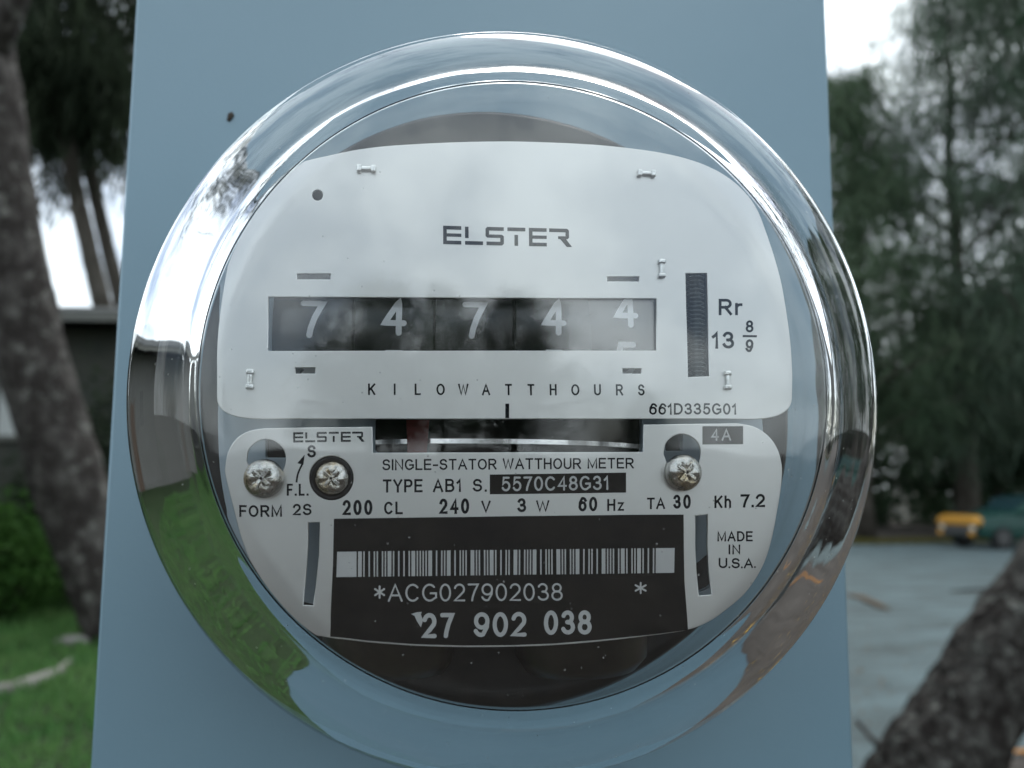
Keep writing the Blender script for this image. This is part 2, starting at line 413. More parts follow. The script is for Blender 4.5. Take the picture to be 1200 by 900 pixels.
bmesh.ops.create_icosphere(bm, subdivisions=2, radius=1)
for v in bm.verts:
    q = Vector((v.co.x * .00085 * (1 + .3 * math.sin(5 * v.co.z)), v.co.y * .0005, v.co.z * .0015)); q.rotate(Euler((0, .35, 0))); v.co = q + Vector((sx, Y_BOX - .0002, sz))
child_at(bm_obj('mud_speck', bm, M['mud'], meter_box, True))

# ------------------------------------------------------------------ the meter
meter = empty('electricity_meter', (XM, Y_BOX, ZM))
tag(meter, 'round glass electricity meter with two silver nameplates and number wheels on the grey box', 'electricity meter')
def part(o): return child_at(o) if o.parent is meter else o
def sub_inverse(o):
    o.matrix_parent_inverse = Matrix.Translation(-Vector(meter.location)); return o
# every part of the meter is modelled in world metres and carries the inverse of the meter's place;
# sub-parts then share that frame with their part.
# glass cover: closed shell, outer then inner profile
def shell():
    o = []
    FR = 52.5
    for i in range(15):
        r = FR * i / 14; o.append((r, 149.6 + r * r / (2 * 520)))
    y0 = o[-1][1]; rho = 19.5
    for i in range(1, 21):
        a = R(90 * i / 20 * .985 + 1.2); o.append((FR + rho * math.sin(a), y0 + rho * (1 - math.cos(a)) * 1.02))
    rr, yy = o[-1]
    o += [(rr + .8, yy + 14), (rr + 1.6, yy + 30), (rr + 2.6, yy + 46), (rr + 4.2, yy + 53), (rr + 8, yy + 57.5), (82.0, yy + 60), (82.6, yy + 62), (82.6, yy + 67)]
    t = 4.0; inn = []; IR = 55.2
    for i in range(15):
        r = IR * i / 14; inn.append((r, 149.6 + t + r * r / (2 * 515)))
    y1 = inn[-1][1]
    inn += [(IR + .35, y1 + .10), (IR + .62, y1 + .30), (IR + .8, y1 + .62)]
    for i in range(1, 9):
        q = i / 8; inn.append((IR + .8 + 11.2 * q, y1 + .62 + 16.4 * q + 1.2 * math.sin(math.pi * q) * -1.5))
    inn += [(IR + 12.6, y1 + 18.4), (IR + 13.4, y1 + 20.5), (IR + 13.6, y1 + 24), (IR + 14.0, y1 + 38), (IR + 14.6, y1 + 50), (IR + 16.5, y1 + 56), (78, yy + 61), (78, yy + 67)]
    return [(a / 1000, b / 1000) for a, b in o + inn[::-1]]
part(lathe_y('glass_cover', shell(), M['glass'], meter, XM + .0026, ZM + .0006, n=192, closed=False))
# moulded base and the works behind the plates
part(lathe_y('moulded_base', [(0, .1895), (.060, .1895), (.0645, .1900), (.0658, .1915), (.0662, .222), (.068, .224), (.068, .2445), (0, .2445)], M['black_plastic'], meter, XM, ZM, closed=False))
part(sheet('support_frame', [[on_y(*p, .172) for p in smooth_path([(262,300),(256,430),(252,500),(256,570),(275,640),(330,700),(450,715),(700,715),(830,690),(890,610),(898,540),(892,480),(890,300),(800,240),(600,220),(380,240)], 4)],
      [on_y(*p, .172) for p in rounded([(330,330),(790,330),(790,420),(330,420)], 8)], [on_y(*p, .172) for p in rounded([(440,488),(752,488),(752,530),(440,530)], 6)],
      [on_y(*p, .172) for p in rounded([(312,505),(336,505),(336,536),(312,536)], 2)], [on_y(*p, .172) for p in rounded([(780,500),(800,500),(800,528),(780,528)], 2)],
      [on_y(*p, .172) for p in rounded([(800,318),(832,318),(832,446),(800,446)], 2)], [on_y(*p, .172) for p in rounded([(810,665),(840,640),(840,705),(810,705)], 4)]], .1735, .002, M['frame_alu'], meter))
part(box('register_case', (XM - .002, .1905, 1.532), (.082, .012, .030), M['dark_cavity'], meter, bev=.001))
part(box('drive_magnet', (XM, .193, 1.492), (.076, .024, .020), M['black_plastic'], meter, bev=.003))
V, Fc = tube_geo([(XM - .0215, .1875, 1.480), (XM - .0215, .1875, 1.477), (XM - .0215, .1875, 1.466), (XM - .0215, .1875, 1.463)], [.012, .0135, .0135, .0115], 32)
part(mesh_obj('voltage_coil', V, Fc, M['copper_brown'], meter, True))
V, Fc = tube_geo([(XM + .0185, .1875, 1.480), (XM + .0185, .1875, 1.477), (XM + .0185, .1875, 1.466), (XM + .0185, .1875, 1.463)], [.012, .0135, .0135, .0115], 32)
part(mesh_obj('current_coil', V, Fc, M['copper_brown'], meter, True))
# spinning disc seen edge-on in the gap
dx, dz = on_plate(594, 514)
yd = .1705
part(lathe := mesh_obj('rotor_disc', *(lambda n: ([(dx + .0375 * math.cos(2*math.pi*k/n), yd + .0375 + .0375 * math.sin(2*math.pi*k/n), dz + s) for s in (-.00045, .00045) for k in range(n)],
      [tuple(range(n)), tuple(range(2*n-1, n-1, -1))] + [(k, (k+1) % n, n + (k+1) % n, n + k) for k in range(n)]))(160), M['disc_alu'], meter))
rx = on_plate(489, 514)[0]
rp = mesh_obj('red_flag', [(rx - .0018, yd + .002, dz - .0030), (rx + .0018, yd + .002, dz - .0030), (rx + .0022, yd + .002, dz + .0040), (rx - .0022, yd + .002, dz + .0040)], [(0, 1, 2, 3)], M['red_mark'], lathe)  # dim red quad, painted in for a reflection at the disc
part(box('disc_backing', (XM, .180, 1.5105), (.0525, .002, .0075), M['dark_cavity'], meter, bev=.0004)) if False else None

# --- upper nameplate
UPO = [(254,440),(254,405),(258,360),(266,312),(276,272),(287,243),(302,217),(322,200),(350,190),(390,181),(440,174),(500,169.5),(590,167),(680,170),(740,175.5),(790,183.5),(826,193),(852,206),(874,225),(890,249),(902,284),(913,325),(920,365),(925,405),(927,440)]
def open_path(pts, n=6):
    P_ = [pts[0]] + list(pts) + [pts[-1]]; o = []
    for i in range(1, len(P_) - 2):
        p0, p1, p2, p3 = (Vector(P_[i + k_]) for k_ in (-1, 0, 1, 2))
        for j in range(n):
            t = j / n; o.append(tuple(.5 * ((2 * p1) + (p2 - p0) * t + (2 * p0 - 5 * p1 + 4 * p2 - p3) * t * t + (3 * p1 - p0 - 3 * p2 + p3) * t ** 3)))
    return o + [tuple(pts[-1])]
up_poly = open_path(UPO, 5) + rounded([(927,440),(926,492),(825,491)], [0, 56, 0], 12)[1:] + rounded([(380,491),(254,491),(254,440)], [0, 56, 0], 12)[:-1]
def rect(x0, y0, x1, y1): return [(x0, y0), (x1, y0), (x1, y1), (x0, y1)]
up_holes = [[(316,348.5),(768,350.5),(768.5,411),(315,411.5)], rect(349,321.5,388,328), rect(711,324.8,748,330.3), rect(347,431,370,438), rect(729,432,751,438), circle_px(373,230,6.2,24), [(802.5,321),(827,321),(830,441),(805.5,442)]]
up_plate = part(sheet('upper_nameplate', [px_loop(p) for p in [up_poly] + up_holes], Y_FACE, T_PLATE, M['plate'], meter))
def logo(x0, y0, x1, y1, tilt, parent):
    """wide split-stroke letters"""
    p00 = on_plate(x0, y1); p10 = on_plate(x1, y1 - tilt); p01 = on_plate(x0, y0)
    W = 7.15; H = 1.0; polys = []
    def hb(x, y, w_, h=.2): polys.append([(x, y), (x + w_, y), (x + w_, y + h), (x, y + h)])
    def vb(x, y, h, w_=.2): polys.append([(x, y), (x + w_, y), (x + w_, y + h), (x, y + h)])
    def ee(x): vb(x, 0, 1); hb(x + .2, .8, .8); hb(x + .2, .41, .8, .18); hb(x + .2, 0, .8)
    ee(0)
    vb(1.2, .36, .62); hb(1.2, 0, 1.0)
    x = 2.34
    polys.append([(x,.9),(x+.1,1),(x+1.02,1),(x+1.02,.8),(x,.8)]); polys.append([(x,.8),(x+.2,.8),(x+.2,.59),(x,.59)])
    polys.append([(x,.59),(x+.92,.59),(x+1.02,.5),(x+1.02,.41),(x+.1,.41),(x,.5)]); polys.append([(x+.82,.41),(x+1.02,.41),(x+1.02,.2),(x+.82,.2)])
    polys.append([(x+.05,.2),(x+1.02,.2),(x+1.02,.1),(x+.92,0),(x+.05,0)])
    hb(3.56, .8, 1.0); vb(3.95, 0, .6)
    ee(4.76)
    x = 5.9
    polys.append([(x,.8),(x,1),(x+1.02,1),(x+1.12,.9),(x+1.12,.8)]); polys.append([(x+.92,.8),(x+1.12,.8),(x+1.12,.58),(x+.92,.58)])
    polys.append([(x+.5,.58),(x+1.12,.58),(x+1.12,.5),(x+1.02,.42),(x+.5,.42)]); polys.append([(x+.62,.42),(x+.95,.42),(x+1.28,0),(x+.98,0)])
    bm = bmesh.new(); W = 7.18
    for pl in polys:
        vs = []
        for a, b in pl:
            px_ = p00[0] + (p10[0] - p00[0]) * a / W + (p01[0] - p00[0]) * b; pz_ = p00[1] + (p10[1] - p00[1]) * a / W + (p01[1] - p00[1]) * b
            vs.append(bm.verts.new((px_, Y_FACE - .00004, pz_)))
        fc = bm.faces.new(vs); bmesh.ops.triangulate(bm, faces=[fc])
    return bm_obj('maker_logo', bm, M['ink'], parent)
logo(519.5, 265.5, 670, 287, -3.5, up_plate)
INK = M['ink']
text('Rr', 841, 351, 869, 370, INK, up_plate, .15, gap=.2)
text('13', 833, 389, 859, 409, INK, up_plate, .15, gap=.2)
text('8', 872.5, 376, 881.5, 390, INK, up_plate, .16)
text('9', 872.5, 398, 881.5, 413, INK, up_plate, .16)
patch([(869,393),(885.5,393.3),(885.5,395.8),(869,395.5)], INK, up_plate, 'lettering')
pt = 'KILOWATTHOURS'
text(pt, 436, 449.5, 436 + 315, 463, INK, up_plate, .14, tilt=-.6, pitch=1 / 12)
text('661D335G01', 760, 472.5, 862, 486, INK, up_plate, .145, gap=.14)
patch(rect(592,473,596.5,490), INK, up_plate, 'index_mark')
def staple(cx, cy, vertical=False):
    """crimped tab that holds the plate: two rounded ends and a narrow waist"""
    x, z = on_plate(cx, cy); bm = bmesh.new(); k = 1 / MM / 1000
    for c, s in (((-8.5, 0), (6, 9)), ((8.5, 0), (6, 9)), ((0, 0), (14, 5.5))):
        a, b = (c[1], c[0]) if vertical else c; e, f_ = (s[1], s[0]) if vertical else s
        add_box(bm, (x + a * k, Y_FACE - .00045, z + b * k), (e * k, .0010 if s[0] < 10 else .0007, f_ * k), .00028, 2)
    return bm_obj('crimped_tab', bm, M['tab'], up_plate)
staple(430, 200); staple(756, 205.5); staple(774, 316, True); staple(294.5, 445, True); staple(851, 446, True)

# --- number wheels behind the window
DR = .0155
Y_DRUM = Y_PLATE + .0024
def wheel(cx, dig, dt, nxt):
    x, z = on_y(cx, 381, Y_DRUM - .0011)
    h = 45.0; hm = h / 1040.8 * (Y_DRUM - .0011); wm = 29 / 1040.8 * (Y_DRUM - .0011)
    hw = .00717; V = []; Fc = []; n = 60
    prof = [(-hw, DR - .0015), (-hw, DR - .0001), (-hw + .0001, DR), (hw - .0001, DR), (hw, DR - .0001), (hw, DR - .0015)]
    for a, r in prof:
        for k_ in range(n):
            t = 2 * math.pi * k_ / n; V.append((x + a, Y_DRUM + DR - r * math.cos(t), z + r * math.sin(t)))
    for i in range(5):
        for k_ in range(n):
            a, b = i * n + k_, i * n + (k_ + 1) % n; Fc.append((a, b, b + n, a + n))
    wo = part(mesh_obj('number_wheel', V, Fc, M['drum'], meter, True))
    zt = on_y(cx, dt, Y_DRUM - .0011)[1] - z              # height of the digit's top above the wheel's axis
    pitch = 2 * math.pi * DR / 10
    for j, c in enumerate((dig, nxt)):
        VV, FF = stroke_text(c, wm if c != '1' else wm * .5, hm, .155 * hm, roundcap=True, step=.0004)
        vs = []
        for a, b, l in VV:
            s_ = (zt - hm + b - j * pitch) / DR; r = DR + .00005 + l
            vs.append((x + a - wm / 2, Y_DRUM + DR - r * math.cos(s_), z + r * math.sin(s_)))
        mesh_obj('digit', vs, FF, M['white_paint'], wo)
for a in ((367, '7', 352.5, '8'), (462.5, '4', 350, '5'), (556, '7', 354, '8'), (649, '4', 350.5, '5'), (733, '4', 342, '5')): wheel(*a)
M['pane_clear'] = P('pane_clear', (1, 1, 1), .0, 0, .5, **{'Transmission Weight': 1.0, 'IOR': 1.6})
pw = [on_plate(*p) for p in ((306, 340), (778, 340), (778, 420), (306, 420))]
part(sheet('register_window', [pw], Y_PLATE + .0009, .0009, M['pane_clear'], meter, bevel=.00005))
# worm gear in the tall slot
x0, z0 = on_y(814.5, 300, .1655); x1, z1 = on_y(816.5, 450, .1655)
pts = []; rad = []
for i in range(121):
    t = i / 120; pts.append((x0 + (x1 - x0) * t, .1672, z0 + (z1 - z0) * t)); rad.append(.00125 + .00045 * math.sin(i * math.pi / 2))
part(tube('worm_shaft', pts, rad, M['worm'], meter, n=18))

# --- lower nameplate
lo_poly = open_path([(436,752.5),(386,748),(358,740),(333,721),(310,691),(294,660),(282,630),(273,595),(264,558),(264,545),(268,529),(278,514),(293,505),(312,501.5)], 5) \
    + [(437,500),(437.5,530.5),(753,529.5),(753.5,497.5)] \
    + open_path([(862,496),(882,500),(898,510),(909,525),(914.5,545),(914,568),(909,602),(902,640),(892,668),(874,695),(850,716),(830,729),(806,737.5),(760,744),(700,751),(650,755),(600,757),(540,757.5),(490,756)], 5)
lo_holes = [open_path([(290,540),(293,526),(303,517),(313,514.5),(323,517),(333,526),(336,540),(330,556),(313,572),(297,556)], 4),
            open_path([(777,532),(780,519),(789,511),(798,508.5),(808,511),(817,519),(820,532),(815,548),(800,562),(783,548)], 4),
            circle_px(389, 560, 26, 40), [(362.5,612),(375.5,611.5),(374.5,650),(371,684),(367,709.5),(355,709.5),(360,670),(362,640)], [(814,604),(828,602.5),(828,640),(829.5,670),(833,696),(818,697.5),(815.5,670),(814,640)]]
lo_plate = part(sheet('lower_nameplate', [px_loop(p) for p in [lo_poly] + lo_holes], Y_FACE, T_PLATE, M['plate'], meter))
lp = lo_plate
logo(344.5, 506.5, 428, 518.5, 1.0, lp)
text('S', 361, 521.5, 371, 536, INK, lp, .17)
text('F.L.', 337, 566.5, 362.5, 580.5, INK, lp, .15, gap=.16)
# curved arrow
pp = [on_plate(*p) for p in open_path([(348.5,564),(349.5,557),(352,550),(355,544)], 5)]
V = []; Fc = []; ribbon([(a, b) for a, b in pp], .00032, False, V, Fc, 0)
tip = [on_plate(*p) for p in [(358,532.5),(349.3,542.5),(356.5,544.5)]]; b0 = len(V); V += [(a, b, 0) for a, b in tip]; Fc.append((b0, b0 + 1, b0 + 2))
mesh_obj('arrow_mark', [(a, Y_FACE - .00004, b) for a, b, l in V], Fc, INK, lp)
text('FORM', 280, 592, 331.5, 606, INK, lp, .155, tilt=1, gap=.16)
text('2S', 344, 590, 366, 603.5, INK, lp, .155, tilt=.2, gap=.16)
text('200', 402, 585.5, 437, 603.5, INK, lp, .165, tilt=.4, gap=.16)
text('CL', 450.5, 587.5, 472.5, 602.5, INK, lp, .15, tilt=.3, gap=.18)
text('240', 515, 584, 550, 602, INK, lp, .165, tilt=.5, gap=.16)
text('V', 564, 586.5, 575, 600.5, INK, lp, .15, tilt=.2)
text('3', 606, 583.5, 616.5, 600, INK, lp, .165, tilt=.1)
text('W', 628, 586, 643.5, 599.5, INK, lp, .14, tilt=.2)
text('60', 677.5, 582, 699.5, 599, INK, lp, .165, tilt=.3, gap=.17)
text('Hz', 711, 584.5, 730.5, 598.5, INK, lp, .15, tilt=.2, gap=.2)
text('TA', 757.5, 583, 778.5, 596.5, INK, lp, .15, tilt=.3, gap=.12)
text('30', 788, 579.5, 808.5, 596, INK, lp, .165, tilt=.3, gap=.17)
text('Kh', 836, 580.5, 855.5, 595, INK, lp, .15, tilt=.2, gap=.18)
text('7.2', 866.5, 579, 895, 594.5, INK, lp, .165, tilt=.6, gap=.14)
text('SINGLE-STATOR', 448.5, 538, 582, 551, INK, lp, .135, tilt=.8, gap=.13)
text('WATTHOUR', 589, 537, 680.5, 550, INK, lp, .135, tilt=.5, gap=.13)
text('METER', 688, 536.5, 742, 549, INK, lp, .135, tilt=.2, gap=.14)
text('TYPE', 449, 561.5, 495.5, 577, INK, lp, .145, tilt=.4, gap=.13)
text('AB1', 507.5, 561, 541, 576.5, INK, lp, .145, tilt=.2, gap=.15)
text('S.', 554, 561, 570.5, 576, INK, lp, .145, gap=.2)
patch([(574,556),(733,553.5),(733,577),(574,579)], M['label_black'], lp, 'black_panel')
text('5570C48G31', 587.5, 558.5, 713, 575.5, M['label_print'], lp, .125, tilt=1.6, gap=.14, roundcap=True, y=Y_FACE - .00003)
patch([(822,499.5),(869.5,499.5),(869.5,520.5),(822,520.8)], M['label_black'], lp, 'black_panel')
text('4A', 832, 502.5, 855.5, 516.5, M['label_print'], lp, .13, gap=.22, roundcap=True, y=Y_FACE - .00003)
text('MADE', 839.5, 622, 880.5, 634, INK, lp, .15, tilt=.2, gap=.14)
text('IN', 852.5, 637.5, 866, 649, INK, lp, .15, gap=.22)
text('U.S.A.', 841, 653, 885, 665, INK, lp, .15, tilt=-.6, gap=.13)
# serial number label
lab = [(392,607.5),(460,606.5),(600,604.5),(730,603),(800,602.5),(800.3,640),(801,680),(805.5,737.5),(760,743),(700,749),(650,753),(600,755),(540,755.5),(490,754),(436,750.5),(386.5,746.5),(389,700),(391,660)]
label = patch(lab, M['label_black'], lp, 'serial_label')
patch([(396,646),(789.5,641.5),(789,670.5),(395,675.5)], M['label_print'], lp, 'barcode_panel', .00006)
C39 = {'0':'000110100','1':'100100001','2':'001100001','3':'101100000','7':'000100101','8':'100100100','9':'001100100','A':'100001001','C':'101001000'[:0] or '000011001'[:0] or '101001000','G':'000001101','*':'010010100'}
els = []
for c in '*ACG027902038*':
    for i, b in enumerate(C39[c]): els.append((i % 2 == 0, 2.6 if b == '1' else 1.0))
    els.append((False, 1.0))
tot = sum(a for _, a in els[:-1]); V = []; Fc = []
xa, xb = 418.5, 767.5; u = 0.0
for bar, wd in els[:-1]:
    if bar:
        t0, t1 = u / tot, (u + wd) / tot; q0, q1 = xa + (xb - xa) * t0, xa + (xb - xa) * t1
        yt0, yt1 = 646 - 4.5 * (q0 - 396) / 393.5, 646 - 4.5 * (q1 - 396) / 393.5
        b0 = len(V)
        for (qx, qy) in ((q0, yt0 + 29.6), (q1, yt1 + 29.5), (q1, yt1 - .2), (q0, yt0 - .2)):
            x_, z_ = on_plate(qx, qy); V.append((x_, Y_FACE - .00009, z_))
        Fc.append((b0, b0 + 1, b0 + 2, b0 + 3))
    u += wd
tag(mesh_obj('barcode_bar', V, Fc, M['label_black'], lp), kind='stuff')
text('*ACG027902038', 439, 683.5, 659, 704.5, M['label_print'], lp, .095, tilt=1.5, gap=.15, roundcap=True, y=Y_FACE - .00003)
text('*', 743, 679.5, 757, 698.5, M['label_print'], lp, .10, roundcap=True, y=Y_FACE - .00003)
text('27', 495, 717.5, 532.5, 747, M['label_print'], lp, .155, tilt=.5, gap=.14, roundcap=True, y=Y_FACE - .00003)
text('902', 555.5, 716.5, 617, 745.5, M['label_print'], lp, .15, tilt=.6, gap=.13, roundcap=True, y=Y_FACE - .00003)
text('038', 637, 714.5, 693, 743, M['label_print'], lp, .155, tilt=.5, gap=.12, roundcap=True, y=Y_FACE - .00003)
patch([(482,718.5),(489,716.5),(494.5,716),(493.5,719),(496,726),(493.5,734),(489,727),(486,720.5)], M['label_print'], lp, 'label_scratch', .00006)
# screws
def screw(cx, cy, r, y, seal=0):
    x, z = on_y(cx, cy, y - .0012); k = r / 1040.8 * y
    prof = [(0, -.0022), (k * .35, -.0021), (k * .7, -.0017), (k * .93, -.0009), (k, -.0001), (k, .0012), (0, .0012)]
    o = lathe_y('screw', [(a, y + b) for a, b in prof], M['steel'], meter, x, z, n=40, closed=False)
    me = o.data; rr = random.Random(int(cx))
    for v in me.vertices:
        a, c = v.co.x - x, v.co.z - z; d = math.hypot(a, c); ang = R(38)
        if d < k * .62 and v.co.y < y:                     # worn cross recess
            ca, sa = math.cos(ang), math.sin(ang); p_, q_ = a * ca + c * sa, -a * sa + c * ca
            if min(abs(p_), abs(q_)) < k * .16: v.co.y += .0009
            v.co.y += rr.uniform(-.00005, .00005)
    part(o)
    bm = bmesh.new()
    for an in (38, 128):
        add_box(bm, (x, y - .00205, z), (k * 1.15, .0006, k * .2), .0001, 1, Matrix.Rotation(R(an), 3, 'Y'))
    bm_obj('cross_recess', bm, M['dark_cavity'] if False else M['steel'], o)
    return o
screw(309.5, 560.5, 22, Y_PLATE - .0012); screw(800.5, 553.5, 21.5, Y_PLATE - .0012)
screw(390, 560, 19.5, Y_PLATE + .0004)
rx_, rz_ = on_plate(389, 560)
part(lathe_y('adjuster_ring', [(.0029, Y_PLATE + .0032), (.0030, Y_PLATE + .0003), (.0040, Y_PLATE + .0003), (.0042, Y_PLATE + .0032)], M['black_plastic'], meter, rx_, rz_, n=40))

# ------------------------------------------------------------------ vegetation
M['bark_dark'] = P('bark_dark', (.032, .027, .024), .9, 0, .2, c2=(.115, .105, .095), scale=5, detail=12, lo=.47, hi=.72, bump=.8, bscale=14, stretch=(1, 1, .7))
M['bark_slim'] = P('bark_slim', (.045, .038, .03), .9, 0, .2, c2=(.10, .09, .075), scale=5, bump=.5, bscale=12, stretch=(1, 1, .4))
M['bark_near'] = P('bark_near', (.020, .017, .015), .9, 0, .1, c2=(.085, .082, .074), scale=16, detail=12, lo=.45, hi=.72, bump=1.0, bscale=30, stretch=(1, 1, .7))
def lichen(m, c, scale, lo, hi):
    t = m.node_tree; b = t.nodes['Principled BSDF']; src = b.inputs['Base Color'].links[0].from_socket
    co = N(t, 'ShaderNodeTexCoord'); n = N(t, 'ShaderNodeTexNoise'); n.inputs['Scale'].default_value = scale; n.inputs['Detail'].default_value = 6; n.inputs['Roughness'].default_value = .7
    r = N(t, 'ShaderNodeValToRGB'); r.color_ramp.elements[0].position = lo; r.color_ramp.elements[1].position = hi
    mx = N(t, 'ShaderNodeMix', data_type='RGBA'); mx.inputs[7].default_value = (*c, 1)
    t.links.new(co.outputs['Object'], n.inputs['Vector']); t.links.new(n.outputs['Fac'], r.inputs['Fac']); t.links.new(r.outputs['Color'], mx.inputs[0]); t.links.new(src, mx.inputs[6]); t.links.new(mx.outputs[2], b.inputs['Base Color'])
lichen(M['bark_dark'], (.19, .185, .165), 6.5, .54, .68)
lichen(M['bark_near'], (.14, .14, .125), 20, .54, .68)
def leaf_mat(name, c, c2, scale=.8):
    m = P(name, c, .7, 0, .08, c2=c2, scale=scale, detail=3, lo=.3, hi=.7)
    t = m.node_tree; b = t.nodes['Principled BSDF']; tr = N(t, 'ShaderNodeBsdfTranslucent'); mx = N(t, 'ShaderNodeMixShader'); mx.inputs[0].default_value = .42
    t.links.new(b.inputs['Base Color'].links[0].from_socket, tr.inputs['Color'])
    t.links.new(b.outputs[0], mx.inputs[1]); t.links.new(tr.outputs[0], mx.inputs[2]); t.links.new(mx.outputs[0], t.nodes['Material Output'].inputs['Surface'])
    return m
M['leaf_iron'] = leaf_mat('leaf_iron', (.058, .098, .056), (.12, .16, .10))
M['leaf_pale'] = leaf_mat('leaf_pale', (.065, .100, .070), (.125, .16, .115))
M['leaf_dark'] = leaf_mat('leaf_dark', (.014, .030, .016), (.034, .058, .028))
M['leaf_bush'] = leaf_mat('leaf_bush', (.03, .085, .018), (.06, .13, .03), 6)
M['leaf_left'] = leaf_mat('leaf_left', (.024, .036, .022), (.05, .065, .038))
def needles(seed, clumps, per, ln, wd, droop, spread):
    """many slim drooping leaf faces, in bunches round the clump centres"""
    r = np.random.default_rng(seed); C = np.array(clumps, float); n = len(C) * per
    base = np.repeat(C[:, :3], per, 0) + r.normal(0, 1, (n, 3)) * (np.repeat(C[:, 3], per) * spread)[:, None]
    d = r.normal(0, 1, (n, 3)); d[:, 2] = d[:, 2] * .5 - droop; d /= np.linalg.norm(d, axis=1)[:, None]
    L = r.uniform(.5, 1.2, n) * ln; s = np.cross(d, r.normal(0, 1, (n, 3))); s /= np.linalg.norm(s, axis=1)[:, None] + 1e-9
    W = r.uniform(.6, 1.3, n) * wd
    mid = base + d * (L * .5)[:, None]; tip = base + d * L[:, None] + np.array([0, 0, -1]) * (L * .15 * droop)[:, None]
    V = np.stack([base, mid + s * (W / 2)[:, None], tip, mid - s * (W / 2)[:, None]], 1).reshape(-1, 3)
    return V, n
def quads_mesh(name, V, n, m):
    me = bpy.data.meshes.new(name); me.vertices.add(4 * n); me.vertices.foreach_set('co', V.astype(np.float32).ravel())
    me.loops.add(4 * n); me.loops.foreach_set('vertex_index', np.arange(4 * n, dtype=np.int32))
    me.polygons.add(n); me.polygons.foreach_set('loop_start', np.arange(0, 4 * n, 4, dtype=np.int32))
    me.materials.append(m); me.update(calc_edges=True); return me
def bend(p0, p1, k, amp, rr):
    p0, p1 = Vector(p0), Vector(p1); o = []
    for i in range(k + 1):
        t = i / k; o.append(p0.lerp(p1, t) + Vector((rr.uniform(-amp, amp), rr.uniform(-amp, amp), 0)) * math.sin(math.pi * t))
    return o
def make_tree(name, seed, H, tr, crown_lo, crown_r, nl, per, ln, wd, droop, leaf, bark, spread=1.0, lean=0.0, top_thin=.5):
    rr = random.Random(seed); root = empty(name, (0, 0, 0))
    tp = bend((0, 0, -.1), (lean, 0, H * .93), 9, H * .012, rr)
    tube('trunk', tp, [tr * (1.25 if i == 0 else 1) * (1 - .86 * i / 9) for i in range(10)], bark, root, n=10, noise=.07, seed=seed)
    LV = []; LF = []; clumps = []
    for i in range(nl):
        t = (i + rr.random()) / nl; h = crown_lo + (H * .95 - crown_lo) * t; a = i * 2.4 + rr.uniform(-.5, .5)
        prof = (math.sin(math.pi * min(1, (.18 + .82 * t) ** .8)) * .85 + .18) * (1 - top_thin * t * .4)
        Lb = crown_r * prof * rr.uniform(.7, 1.15)
        b = Vector((lean * h / H, 0, h - Lb * .18)); e = b + Vector((math.cos(a) * Lb, math.sin(a) * Lb, Lb * rr.uniform(.05, .45)))
        p = bend(b, e, 4, Lb * .06, rr)
        V, Fc = tube_geo(p, [tr * .28 * (1 - t * .6) * (1 - .2 * j) + .008 for j in range(5)], 5, cap=False)
        o = len(LV); LV += V; LF += [tuple(x + o for x in f_) for f_ in Fc]
        for j in range(5):
            s_ = rr.uniform(.25, 1.05); q = b.lerp(e, s_)
            clumps.append((q.x + rr.gauss(0, Lb * .13), q.y + rr.gauss(0, Lb * .13), q.z + rr.gauss(0, Lb * .10), rr.uniform(.25, .62) * spread * (1 - top_thin * .35 * t)))
    mesh_obj('limb', LV, LF, bark, root, True)
    V, n = needles(seed, clumps, per, ln, wd, droop, 1.0)
    link(bpy.data.objects.new('foliage', quads_mesh('foliage', V, n, leaf)), root)
    return root
def copy_tree(o, parent=None):
    c = o.copy(); COL.objects.link(c)
    if parent is not None: c.parent = parent
    for ch in list(o.children): copy_tree(ch, c)
    return c
protoA = make_tree('ironwood_tree', 3, 14.5, .26, 2.9, 3.5, 46, 66, .75, .045, 1.0, M['leaf_iron'], M['bark_slim'], spread=1.05)
protoB = make_tree('ironwood_tree', 8, 17.5, .30, 3.2, 3.8, 44, 42, .95, .042, 1.3, M['leaf_pale'], M['bark_slim'], spread=1.35, top_thin=.5)
protoC = make_tree('broad_tree', 14, 11.5, .30, 2.3, 4.4, 52, 64, .40, .11, .35, M['leaf_dark'], M['bark_slim'], spread=1.3)
used = set()
def place(proto, x, y, rz, s, label, group, cat='tree', sz=None):
    o = proto if proto.name not in used else copy_tree(proto)
    used.add(proto.name); o.location = (x, y, 0); o.rotation_euler = (0, 0, rz); o.scale = (s, s, sz or s); tag(o, label, cat, group)
    return o
def gx(px, y): return on_y(px, 572, y)[0]
GR = 'trees lining the far side of the gravel road'
place(protoA, gx(1012, 27.5), 27.5, .4, 1.13, 'bushy dark ironwood tree nearest the meter box, beyond the road', GR)
place(protoB, gx(1135, 28), 28, 1.4, 1.2, 'tall thin topped pale ironwood tree rising behind the parked car', GR)
place(protoC, gx(1120, 33), 33, 2.2, .78, 'broad low dark tree left of the parked car, beyond the road', GR)
place(protoB, gx(1230, 27), 27, 3.4, 1.25, 'tall pale ironwood tree at the right edge beyond the parked car', GR)
place(protoC, gx(1170, 32), 32, .9, .85, 'broad dark tree directly behind the parked car', GR)
place(protoC, gx(1255, 33), 33, 4.0, 1.1, 'broad dark tree past the right edge of the road trees', GR)
place(protoC, gx(985, 38), 38, 1.0, .9, 'broad dark tree behind the nearest ironwood, beside the meter box', GR)
place(protoA, gx(930, 31), 31, 3.0, 1.0, 'ironwood half hidden behind the right edge of the meter box', GR)
